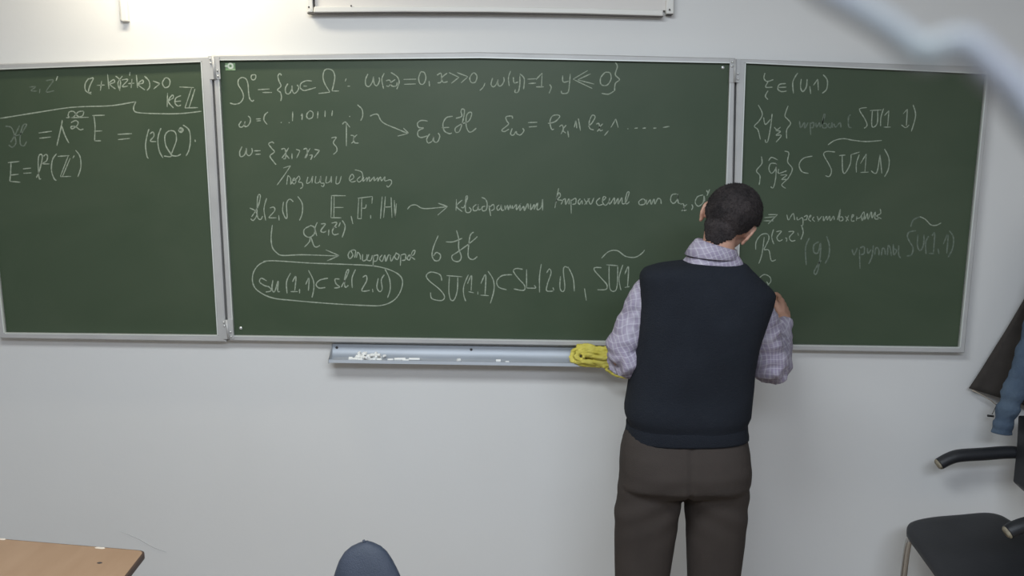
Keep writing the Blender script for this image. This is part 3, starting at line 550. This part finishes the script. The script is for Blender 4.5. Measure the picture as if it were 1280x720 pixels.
# backrest: leaning black slab, its left edge just inside the frame
bl = [P(1274, 520, ya-.03), P(1272, 560, ya-.03), P(1267.5, 603, ya-.03), P(1282, 616, ya-.03)]
R = []
for p in bl:
    for_ = [(0, 0), (.03, -.012), (.045, -.25), (.03, -.47), (0, -.49), (-.0, -.25)]
R = [[Vector((p.x+dx+(.0 if k else 0), ya-.02+dy, p.z)) for k, (dx, dy) in enumerate(((.0, 0), (.05, 0), (.06, -.24), (.05, -.49), (.0, -.49), (.012, -.24)))] for p in bl]
bkr = MB().rings(R).build('backrest', M_vinyl, ch, True); bevel(bkr, .006)
fy0, fy1 = n1.y-.012, f1.y+.03
for yy, x0 in ((fy0, n1.x+.004), (fy1, f1.x+.01)):
    k = yy == fy0
    pts = [(x0+.40, yy, .012), (x0+.02, yy, .012), (x0-.015, yy, .03), (x0-.012, yy, .2), (x0-.004, yy, .39), (x0+.012, yy, .425), (x0+.05, yy, .428), (x0+.45, yy, .420)]
    MB().tube(catmull(pts, 6), .0115, 14).build('frame_tube', M_chrome, ch, True)
    arm_y = ya if k else yn
    px_ = A1.x+.14
    q = [(px_+.05, yy, .42), (px_+.05, (yy+arm_y)/2, .5), (px_+.03, arm_y, A1.z-.05 if k else P(1290, 654, yn).z-.04), (px_+.02, arm_y, (A1.z if k else P(1290, 654, yn).z)+.002)]
    MB().tube(catmull(q, 5), .009, 10).build('arm_post', M_blk, ch, True) if not k else None
MB().tube([(n1.x+.38, fy0, .012), (f1.x+.38, fy1, .012)], .0115, 12).build('cross_tube', M_chrome, ch, True)

# ------------------------------------------------------------------ coats hanging at the right edge
hk = P(1345, 268, -.05)
rack = thing('coat_hook_rail', Vector((hk.x, 0, hk.z)), 'wooden wall rail with metal hooks beyond the right edge of the picture', 'rail')
MB().box((hk.x-.10, -.02, hk.z-.01), (hk.x+.5, -.001, hk.z+.07)).build('board', M_ply, rack)
for dx in (0, .2, .4):
    MB().tube(catmull([(hk.x+dx, -.018, hk.z+.03), (hk.x+dx, -.08, hk.z+.0), (hk.x+dx, -.12, hk.z+.01), (hk.x+dx, -.125, hk.z+.04)], 5), .004, 8).build('hook', M_chrome, rack, True)
def coat(edge_l, edge_r, y0, amp, m, name, label, thick=.008, freq=38, seed=0):
    """hanging cloth between two boundary polylines (top to bottom), folds along its length"""
    L = catmull([P(*p, y0) for p in edge_l], 6); Rr = catmull([P(*p, y0) for p in edge_r], 6); n = min(len(L), len(Rr)); W = 26
    f = []; bq = []
    for i in range(n):
        t = i/(n-1); row = []; rb = []
        for j in range(W+1):
            s = j/W; p = L[i].lerp(Rr[i], s)
            dy = amp*(math.sin(s*freq*.35+seed+t*1.2)+.5*noise.noise(Vector((s*4, t*5, seed))))*(.25+.75*t)
            row.append(Vector((p.x, y0+dy-.02*math.sin(math.pi*s), p.z))); rb.append(row[-1]+Vector((0, thick, 0)))
        f.append(row+rb[::-1])
    return f
M_coat = mat('dark_brown_wool', (.050, .044, .040), .95, 0, (.060, .053, .048), 25, .2, 300, spec=.15)
M_denim = mat('blue_denim', (.065, .095, .145), .9, 0, (.10, .14, .19), 14, .25, 160, spec=.2)
rc = coat([(1340, 272), (1322, 300), (1280, 378), (1248, 432), (1213.5, 486.5)], [(1350, 272), (1372, 300), (1400, 380), (1410, 450), (1420, 545)], -.040, .007, M_coat, '', '')
brown = MB().rings(rc).build('coat', M_coat, None, True, Vector((hk.x, -.06, P(1300, 520, -.06).z)))
tag(brown, 'dark brown coat hanging against the wall at the right edge, its hem corner pointing left', 'coat')
M_lin = mat('coat_lining', (.45, .38, .30), .8)
hemL, hemR = P(1213.5, 486.5, -.1), P(1252, 511, -.1)
MB().tube([P(1215, 487.5, -.046), P(1226, 493, -.046), P(1238, 500, -.046), P(1249, 509.5, -.046)], .0018, 8).build('hem_piping', M_lin, brown, True)
MB().tube(catmull([P(1246, 505, -.048), P(1243, 512, -.05), P(1240, 518, -.052)], 4), .0012, 6).build('toggle_cord', M_blk, brown, True)
MB().tube([P(1234.5, 519.5, -.053), P(1242, 520.5, -.053)], [.0042, .0035], 10).build('toggle', M_blk, brown, True)
# blue sleeve: tapered tube hanging in front of the coat
slv = catmull([P(1345, 285, -.13), P(1325, 330, -.13), P(1302, 390, -.135), P(1286, 440, -.14), P(1270, 485, -.14), P(1260, 512, -.14), P(1254, 532, -.14), P(1252, 541, -.14)], 6)
nn = len(slv)
ms = MB().tube(slv, [.050-.018*i/nn+.003*math.sin(i*1.1) for i in range(nn)], 24, .75)
ms.tube(catmull([P(1350, 280, -.13), P(1350, 380, -.13), P(1345, 480, -.14), P(1345, 560, -.14)], 6), [.05]*7+[.10]*12, 20, .4)
jv, jn, jf = bake_voxel(ms, .006, 1)
jv = [v+n*(.006*noise.noise(Vector((v.x*14+v.z*10, v.y*9, v.z*30)))+.0025*noise.noise(v*70)) for v, n in zip(jv, jn)]
jk = obj('denim_jacket', jv, jf, M_denim, None, True, Vector((hk.x, -.15, P(1345, 560, -.14).z)))
tag(jk, 'blue denim jacket hanging over the brown coat, its sleeve showing at the right edge', 'jacket')
MB().tube([slv[-3], slv[-1]+(slv[-1]-slv[-3])*.15], [.0335, .034], 20, .78).build('cuff', M_denim, jk, True)

# ================================================================== the person
YT = -.55
root = thing('person', Vector((*P(855, 600, YT).xy, 0)), 'person from behind in dark vest, plaid shirt and brown trousers, writing on the chalkboard', 'person')
M_skin = mat('skin', (.46, .25, .18), .55, 0, (.52, .30, .22), 12, .05, 200)
M_vest = mat('black_navy_knit', (.0125, .0150, .0210), .92, 0, (.0155, .0185, .0255), 9, .35, 260, spec=.2)
M_pants = mat('brown_wool_trousers', (.046, .038, .034), .9, 0, (.056, .046, .041), 8, .15, 260, spec=.2)
M_hair = mat('short_dark_hair', (.017, .014, .015), .75, 0, (.046, .037, .037), 22, .4, 350, spec=.3)
M_shoe = mat('black_shoe_leather', (.01, .01, .01), .35)
def shirt_mat():
    m = bpy.data.materials.new('lilac_plaid_shirt'); nt, b = nodes(m); N = nt.nodes; Lk = nt.links
    tc = N.new('ShaderNodeTexCoord'); sx = N.new('ShaderNodeSeparateXYZ')
    nz = N.new('ShaderNodeTexNoise'); nz.inputs['Scale'].default_value = 7; ad = N.new('ShaderNodeMixRGB'); ad.blend_type = 'ADD'; ad.inputs[0].default_value = .07
    mp = N.new('ShaderNodeMapping'); mp.inputs['Rotation'].default_value = (0, math.radians(12), 0)
    Lk.new(tc.outputs['Object'], mp.inputs[0]); Lk.new(mp.outputs[0], nz.inputs['Vector']); Lk.new(mp.outputs[0], ad.inputs[1]); Lk.new(nz.outputs[1], ad.inputs[2]); Lk.new(ad.outputs[0], sx.inputs[0])
    def line(out, per, width, off=0):
        a = N.new('ShaderNodeMath'); a.operation = 'MULTIPLY_ADD'; a.inputs[1].default_value = 1/per; a.inputs[2].default_value = off; Lk.new(out, a.inputs[0])
        f = N.new('ShaderNodeMath'); f.operation = 'FRACT'; Lk.new(a.outputs[0], f.inputs[0])
        g = N.new('ShaderNodeMath'); g.operation = 'LESS_THAN'; g.inputs[1].default_value = width; Lk.new(f.outputs[0], g.inputs[0]); return g.outputs[0]
    def mx(fac, f, c1, c2out=None, c=None):
        k = N.new('ShaderNodeMixRGB'); mm = N.new('ShaderNodeMath'); mm.operation = 'MULTIPLY'; mm.inputs[1].default_value = f; Lk.new(fac, mm.inputs[0]); Lk.new(mm.outputs[0], k.inputs[0])
        Lk.new(c1, k.inputs[1]); k.inputs[2].default_value = (*c, 1); return k.outputs[0]
    base = N.new('ShaderNodeRGB'); base.outputs[0].default_value = (.29, .265, .33, 1)
    c = mx(line(sx.outputs['X'], .0135, .45), .50, base.outputs[0], c=(.24, .20, .29))
    c = mx(line(sx.outputs['Y'], .0135, .45, .2), .25, c, c=(.24, .20, .29))
    c = mx(line(sx.outputs['Z'], .0150, .42, .3), .45, c, c=(.26, .22, .31))
    c = mx(line(sx.outputs['X'], .0135, .16, .35), .22, c, c=(.80, .80, .86))
    c = mx(line(sx.outputs['Z'], .0150, .16, .1), .20, c, c=(.78, .78, .84))
    ns = N.new('ShaderNodeTexNoise'); ns.inputs['Scale'].default_value = 26; ns.inputs['Detail'].default_value = 5; Lk.new(mp.outputs[0], ns.inputs['Vector'])
    th = N.new('ShaderNodeMath'); th.operation = 'MULTIPLY_ADD'; th.inputs[1].default_value = 3.2; th.inputs[2].default_value = -1.45; th.use_clamp = True; Lk.new(ns.outputs[0], th.inputs[0])
    c = mx(th.outputs[0], .34, c, c=(.66, .64, .72))
    Lk.new(c, b.inputs['Base Color']); b.inputs['Roughness'].default_value = .85
    n2 = N.new('ShaderNodeTexNoise'); n2.inputs['Scale'].default_value = 22; bp = N.new('ShaderNodeBump'); bp.inputs['Strength'].default_value = .5; bp.inputs['Distance'].default_value = .012
    Lk.new(tc.outputs['Object'], n2.inputs['Vector']); Lk.new(n2.outputs[0], bp.inputs['Height']); Lk.new(bp.outputs[0], b.inputs['Normal'])
    return m
M_shirt = shirt_mat()
def hring(py, xl, xr, b, Yc=YT, e=2.7, n=36, shrink=0, back=0):
    a0, a1 = P(xl, py, Yc), P(xr, py, Yc); cx = (a0.x+a1.x)/2; a = (a1.x-a0.x)/2-shrink; bb = b-shrink; z = (a0.z+a1.z)/2; tilt = (a1.z-a0.z)/2
    out = []
    for k in range(n):
        t = 2*math.pi*k/n; c, s = math.cos(t), math.sin(t)
        x = a*math.copysign(abs(c)**(2/e), c); y = bb*math.copysign(abs(s)**(2/e), s)
        if s < 0: y *= 1+back
        out.append(Vector((cx+x, Yc+y, z)))
    return out
# --- vest
vest_rows = [(326.5, 857, 925, .062), (328.5, 842, 934, .072), (332, 822, 936, .084), (337, 806, 941, .092), (343, 801.5, 947, .100), (352, 801, 956, .105), (360, 801, 964, .109), (367, 801, 968.5, .112), (382, 800.5, 964, .117), (400, 799, 957, .122), (430, 795, 946.5, .124),
             (460, 790, 940.5, .124), (490, 784.5, 938.5, .124), (508, 780.5, 937.5, .128), (517, 780.5, 936.5, .128), (523, 783.5, 933, .124), (528, 785, 931, .120), (536, 784.5, 931.5, .120), (542, 783, 932.5, .121)]
mb = MB().rings([hring(*r) for r in vest_rows]); vv, vn_, vf = bake_voxel(mb, .0075, 2)
def fold_vest(p, n):
    d = .004*noise.noise(Vector((p.x*5+p.z*2, 1.3, p.z*6)))+.003*noise.noise(Vector((p.x*9-p.z*7, p.y*3, p.z*9)))
    return p+n*d
vv = [fold_vest(p, n) for p, n in zip(vv, vn_)]
vest = obj('knitted_vest', vv, vf, M_vest, root, True)
rb = [hring(py, xl, xr, b) for py, xl, xr, b in ((527, 784, 932, .1215), (529, 783.5, 932.3, .1235), (535, 783.3, 932.6, .1235), (541, 782, 933.6, .1245), (543.5, 782, 933.6, .1235), (543.5, 786, 929.6, .117))]
MB().rings(rb, cap=False).build('ribbed_hem', M_vest, root, True)
# --- trousers
mb = MB()
mb.rings([hring(*r, back=bk_) for r, bk_ in (((532, 786, 930, .110), 0), ((545, 780, 932, .118), .03), ((560, 776, 935, .124), .08), ((580, 774, 936.5, .128), .12), ((598, 773, 936.5, .124), .10), ((609, 776, 934, .10), .05))])
def leg(rows):
    mb.rings([hring(py, xl, xr, b, Yc, 2.2, 28) for py, xl, xr, b, Yc in rows])
leg([(585, 775, 852.5, .088, -.555), (600, 773, 853, .092, -.555), (612, 771.5, 851.8, .092, -.555), (640, 767.5, 849, .088, -.55), (680, 768, 843, .078, -.545), (720, 769.5, 837, .070, -.54), (770, 771, 832, .066, -.545), (820, 774, 830, .062, -.55), (868, 776, 828, .060, -.555), (898, 777, 829, .062, -.555)])
leg([(585, 854, 935, .088, -.555), (600, 853.5, 936.5, .092, -.555), (612, 854.5, 936, .092, -.555), (640, 856.5, 934, .088, -.55), (680, 857.5, 930, .078, -.545), (720, 858.5, 924.5, .070, -.54), (770, 860, 919, .066, -.545), (820, 862, 917, .062, -.55), (868, 864, 915, .060, -.555), (898, 865, 916, .062, -.555)])
pv, pn, pf = bake_voxel(mb, .0075, 2)
xc = P(853, 600, YT).x; zc = P(853, 610, YT).z
def fold_pants(p, n):
    d = .006*noise.noise(Vector((p.x*6, p.y*4, p.z*3.2)))
    # diagonal drag lines under the seat, bunching towards the knee
    side = 1 if p.x > xc else -1
    u_ = (p.z-zc)+side*(p.x-xc)*.55
    if n.y < .3: d += .0022*math.sin(u_*75+side)*math.exp(-((p.z-(zc-.03))/.09)**2)
    # centre seam
    if n.y < 0 and p.z > zc: d -= .006*math.exp(-((p.x-xc)/.007)**2)
    return p+n*d
pv = [fold_pants(p, n) for p, n in zip(pv, pn)]
trs = obj('trousers', pv, pf, M_pants, root, True)
# --- shirt: yoke + sleeves in one
mb = MB()
mb.rings([hring(*r) for r in ((316, 868, 920, .052), (321, 860, 924, .062), (326, 855.5, 926.5, .069), (330, 850, 928, .070), (337, 828, 932, .072), (350, 812, 942, .082), (375, 812, 955, .09), (400, 808, 948, .10), (470, 797, 932, .10))])
def sleeve(pts, rad, flat=1.0, k=5):
    q = catmull([P(*p) for p in pts], k); rr = catmull([Vector((r, 0, 0)) for r in rad], k)
    mb.tube(q, [r.x for r in rr], 22, flat)
LARM = [(822, 356, -.525), (804, 378, -.515), (792, 405, -.515), (780, 435, -.515), (775.5, 450, -.51)]
LFORE = [(775.5, 449, -.51), (783, 450, -.46), (800, 447, -.38), (822, 441, -.32)]
RARM = [(943, 384, -.53), (951, 402, -.53), (957, 432, -.52), (964, 462, -.50)]
RFORE = [(963.5, 463, -.51), (969, 447, -.43), (973.5, 425, -.33), (977, 405, -.24)]
sleeve(LARM, [.052, .050, .050, .051, .047]); sleeve(LFORE, [.048, .047, .042, .038])
sleeve(RARM, [.052, .051, .050, .052]); sleeve(RFORE, [.053, .049, .038, .034])
# rolled, bunched cloth at the elbows
mb.tube([P(775, 455, -.555), P(792, 456, -.54)], [.040, .040], 18); mb.tube([P(960, 470, -.53), P(970, 452, -.50)], [.040, .044], 18)
sv, sn, sf = bake_voxel(mb, .0055, 1)
def fold_shirt(p, n):
    q = Vector((p.x*11+p.z*6, p.y*8, p.z*24-p.x*9)); d = .009*noise.noise(q)+.005*noise.noise(q*2.3)
    r = 1-abs(noise.noise(Vector((p.x*8-p.z*5, p.y*7, p.z*13+4))))*2.2; d += .007*max(0, r)
    if p.z > P(890, 338, YT).z and abs(p.x-P(890, 330, YT).x) < .12: d *= .25
    return p+n*(d-.002)
sv = [fold_shirt(p, n) for p, n in zip(sv, sn)]
shirt = obj('plaid_shirt', sv, sf, M_shirt, root, True)
# --- collar: tilted folded band round the neck
def cring(px, py, hw, hd, droop, Yc=-.545, n=40, dip=0):
    c = P(px, py, Yc); out = []
    for k in range(n):
        t = 2*math.pi*k/n; x = hw*math.cos(t); y = hd*math.sin(t)
        out.append(Vector((c.x+x, c.y+y, c.z-droop*x+(dip*(-math.sin(t)) if math.sin(t) < 0 else dip*2*(-math.sin(t))))))
    return out
cr = [cring(894.5, 316, .053, .054, .24), cring(896.5, 306.5, .0535, .056, .30), cring(896.5, 305, .057, .060, .30), cring(895, 306.5, .0605, .064, .28), cring(892, 313, .071, .072, .16), cring(890, 320, .0795, .079, .08), cring(890, 321, .0775, .077, .08), cring(892, 314, .067, .069, .16), cring(894.5, 310, .058, .060, .24)]
cl = MB().rings(cr, cap=False).build('collar', M_shirt, shirt, True)
# --- body: head, neck, torso, limbs, hands, one continuous surface
Rv = Vector((.77, -.44, -.44)).normalized(); Fv = Vector((.30, .86, -.36)); Fv = (Fv-Fv.dot(Rv)*Rv).normalized(); Uv = Rv.cross(Fv)
HM = Matrix((Rv, Fv, Uv)).transposed()               # local x=right, y=forward, z=up
HC = P(916.5, 267, -.515)
def hp(x, y, z): return HC+HM @ Vector((x, y, z))
body = MB()
HR = HM
body.ell(HC, (.075, .0925, .083), HR, 28, 18)                              # cranium
body.ell(hp(0, .030, -.045), (.060, .062, .066), HR, 22, 14)                # mid face
body.ell(hp(0, .045, -.088), (.042, .042, .034), HR, 20, 12)                # jaw
body.ell(hp(0, .078, -.100), (.019, .014, .014), HR)                        # chin
body.ell(hp(0, .088, .008), (.045, .012, .010), HR)                         # brow
body.ell(hp(.036, .068, -.040), (.020, .020, .018), HR); body.ell(hp(-.036, .068, -.040), (.020, .020, .018), HR)
body.tube([hp(0, .092, -.005), hp(0, .103, -.025), hp(0, .112, -.042), hp(0, .095, -.052)], [.007, .009, .012, .008], 12)
body.ell(hp(.011, .098, -.046), (.008, .009, .007), HR); body.ell(hp(-.011, .098, -.046), (.008, .009, .007), HR)
body.ell(hp(0, .092, -.068), (.023, .009, .006), HR); body.ell(hp(0, .090, -.078), (.020, .009, .007), HR)
for s in (1, -1):                                                            # ears: rim, bowl and lobe
    q = [(.070, .002, -.046), (.075, -.010, -.054), (.080, -.018, -.034), (.081, -.016, -.017), (.079, -.003, -.008), (.076, .008, -.013), (.074, .010, -.025)]
    body.tube(catmull([hp(s*a, b, c_) for a, b, c_ in q], 4), .0052, 8)
    body.ell(hp(s*.074, -.006, -.034), (.005, .012, .023), HR, 14, 10); body.ell(hp(s*.071, -.001, -.060), (.006, .008, .010), HR, 12, 8)
neck0 = P(896, 332, -.555)
body.tube([neck0, neck0.lerp(hp(0, -.030, -.070), .5), hp(0, -.032, -.062), hp(0, -.02, -.03)], [.056, .047, .046, .046], 22)
body.rings([hring(*r, shrink=.014) for r in ((330, 852, 928, .07), (340, 820, 934, .088), (352, 810, 946, .10), (380, 808, 958, .112), (430, 798, 944, .117), (470, 795, 935, .115), (510, 795, 925, .112), (545, 784, 928, .115), (580, 779, 931, .122), (602, 784, 928, .11))])
for rows in (((592, 779, 850, .08), (640, 773, 844, .078), (700, 775, 834, .064), (770, 778, 827, .058), (840, 783, 823, .05), (900, 790, 815, .036)), ((592, 857, 932, .08), (640, 861, 929, .078), (700, 863, 922, .064), (770, 867, 915, .058), (840, 870, 910, .05), (900, 878, 903, .036))):
    body.rings([hring(py, xl, xr, b, -.55, 2.1, 20, .004) for py, xl, xr, b in rows])
def limb(pts, rad):
    q = catmull([P(*p) for p in pts], 4); rr = catmull([Vector((r, 0, 0)) for r in rad], 4); body.tube(q, [r.x for r in rr], 16)
LW = P(832, 438, -.29); RW = P(979, 398, -.205)
limb(LARM, [.042, .038, .035, .033, .028]); limb(LFORE+[(832, 438, -.29)], [.026, .026, .026, .025, .024])
limb(RARM, [.044, .042, .040, .038]); limb(RFORE+[(979, 398, -.205)], [.038, .034, .029, .026, .025])
def hand(wr, d, nrm, thumb_side, curls, spread, scale=1.0, thumb=None, idx=None):
    d = d.normalized(); nrm = (nrm-nrm.dot(d)*d).normalized(); s = d.cross(nrm)*thumb_side   # s points to the thumb side
    S = scale
    def q(a, b, c_): return wr+(d*a+s*b+nrm*c_)*S
    # palm
    for b0, w0 in ((.028, .0125), (.010, .0135), (-.009, .013), (-.027, .012)):
        body.tube([q(.002, b0*.55, 0), q(.04, b0*.85, .002), q(.078, b0, 0)], [.0145*S, .0145*S, w0*S], 12)
    body.tube([q(.01, .018, -.006), q(.045, .034, -.010)], [.014*S, .014*S], 12)
    tips = []
    lens = ((.043, .026, .020), (.047, .030, .021), (.044, .028, .020), (.034, .021, .018))
    for k, (b0, ln) in enumerate(zip((.029, .010, -.010, -.028), lens)):
        p = q(.080-(.004 if k == 3 else 0), b0, 0); ang = 0; pts = [q(.060, b0, 0), p]; sp_ = spread*(1.5-k)
        for j, l in enumerate(ln):
            ang += curls[k][j]; dr = d*math.cos(ang)-nrm*math.sin(ang)+s*sp_*(1 if j == 0 else .5)
            p = p+dr.normalized()*l*S; pts.append(p)
        if k == 0 and idx: pass
        r0 = (.0092, .0095, .009, .0078)[k]*S
        body.tube(catmull(pts, 3), [r0*(1-.25*i/12) for i in range(13)], 10)
        body.ell(pts[-1], (r0*.75,)*3, None, 8, 6); tips.append(p)
    th = [q(.012, .024, -.004), q(.042, .048, -.014), q(.070, .052, -.030), q(.092, .042, -.044)] if thumb is None else [q(*t) for t in thumb]
    body.tube(catmull(th, 3), [.0135*S, .013*S, .0125*S, .012*S, .0115*S, .011*S, .0105*S, .010*S, .0095*S, .0085*S], 10); body.ell(th[-1], (.0085*S,)*3, None, 8, 6)
    return tips, th[-1]
tipR = P(968.5, 369, YB-.004)
dR = (tipR-RW)
# right hand: back of hand to the right/camera, fingers closing on a chalk stub
tips, tht = hand(RW, dR+Vector((.035, 0, .03)), Vector((.80, -.45, .35)), -1, ((.35, .75, .45), (.55, .85, .5), (.8, 1.0, .6), (.95, 1.1, .6)), .02, .95)
tipsL, _ = hand(LW, Vector((.55, .75, -.15)), Vector((-.2, .1, .95)), 1, ((.3, .4, .3),)*4, .03, .95)
bv, bn, bf = bake_voxel(body, .0042, 2)
skin = obj('body', bv, bf, M_skin, root, True)
hold = tips[0].lerp(tht, .5)
cdir = (tipR-hold)
ck = MB().tube([hold-cdir.normalized()*.012, hold, tipR+Vector((0, .0035, 0))], .0048, 10)
o = ck.build('chalk_piece', M_chalk, None, False, hold); tag(o, 'white chalk stub held in the right hand of the person at the board', 'chalk')
M_eye = mat('eye_white', (.8, .78, .75), .2); M_iris = mat('brown_iris', (.05, .025, .012), .2)
for s in (1, -1):
    e = MB().ell(hp(s*.031, .0765, -.012), (.0112,)*3, None, 14, 10).build('eye', M_eye, root, True)
    MB().ell(hp(s*.031, .0852, -.014), (.005, .003, .005), None, 10, 8).build('iris', M_iris, e, True)
# --- hair: short cap over the skull with a fuzzy surface
def hairline(v):                                     # head-local metres; True where hair grows
    x, y, z = v
    ax = abs(x)
    if ax > .064 and -.030 < y < .016 and -.075 < z < -.004: return False
    if y > .045: return z > .048+(y-.045)*.4
    if y > .005: return z > -.002+(y-.005)*1.1 if ax > .05 else z > .0
    if y > -.022: return z > .006-(.005-y)*.6 if ax > .055 else z > .0
    t = min(1, (-.022-y)/.030)
    return z > -.030-.086*t+max(0, ax-.022)*1.5*t+0
hv = [HM.transposed() @ (v-HC) for v in bv]; hf = []; hnl = [HM.transposed() @ n for n in bn]
for f in bf:
    c = sum((hv[k] for k in f), Vector())/len(f)
    if c.length < .17 and hairline(c): hf.append(list(f))
hv2 = list(hv)
for k in {k for f in hf for k in f}:
    v = hv[k]; th_ = .0065*min(1, max(.15, (v.z+.125)/.07)) if v.y < 0 else .006
    u = v.normalized(); th_ *= 1+.30*noise.noise(u*9)+.25*noise.noise(u*24)
    hv2[k] = v+hnl[k]*th_
hv = hv2
used = sorted({k for f in hf for k in f}); mp = {k: i for i, k in enumerate(used)}; loc_v = [hv[k] for k in used]; hf = [[mp[k] for k in f] for f in hf]
nb = len(loc_v); inner = [v*.93 for v in loc_v]
allv = loc_v+inner; edges = {}
for f in hf:
    for a, b in zip(f, f[1:]+f[:1]): edges[(a, b)] = edges.get((a, b), 0)+1
allf = [list(f) for f in hf]+[[k+nb for k in f[::-1]] for f in hf]
for (a, b) in edges:
    if (b, a) not in edges: allf.append([b, a, a+nb, b+nb])
random.seed(11); sm = len(allf)
for f in random.choices(hf, k=5200):                  # short bristles
    w_ = [random.random() for _ in f]; s = sum(w_); c = sum((loc_v[k]*wk for k, wk in zip(f, w_)), Vector())/s
    n = c.normalized() if c.z > -.07 else Vector((c.x*.6, -1, 0)).normalized(); t = Vector((random.gauss(0, 1), random.gauss(0, 1), random.gauss(0, 1))); t = (t-t.dot(n)*n).normalized()
    tip = c+n*random.uniform(.002, .0045)+Vector((0, -.2, -1)).cross(n)*0+(Vector((0, -.3, -1))-n*Vector((0, -.3, -1)).dot(n))*.004+t*.0015
    b2 = n.cross(t); k0 = len(allv); wd = .0008
    allv += [c+t*wd, c-t*.5*wd+b2*wd*.8, c-t*.5*wd-b2*wd*.8, tip]; allf += [[k0, k0+1, k0+3], [k0+1, k0+2, k0+3], [k0+2, k0, k0+3]]
obj('hair', [HC+HM @ v for v in allv], allf, M_hair, root, True)
# --- belt and shoes (below the picture)
for xl, xr in ((777, 829), (865, 916)):
    a = P((xl+xr)/2, 898, -.555); cx = a.x; out_ = -1 if xl < 800 else 1
    R = []
    for y, w_, h in ((-.655, .030, .05), (-.64, .038, .075), (-.58, .040, .095), (-.52, .040, .085), (-.46, .046, .060), (-.40, .048, .045), (-.36, .036, .035), (-.345, .015, .025)):
        dx = out_*(y+.6)*.18
        R.append([Vector((cx+dx+w_*math.copysign(abs(math.cos(t))**.8, math.cos(t)), y, h/2+.001+h/2*math.copysign(abs(math.sin(t))**.8, math.sin(t)))) for t in [2*math.pi*k/20 for k in range(20)]])
    MB().rings(R).build('shoe', M_shoe, root, True)
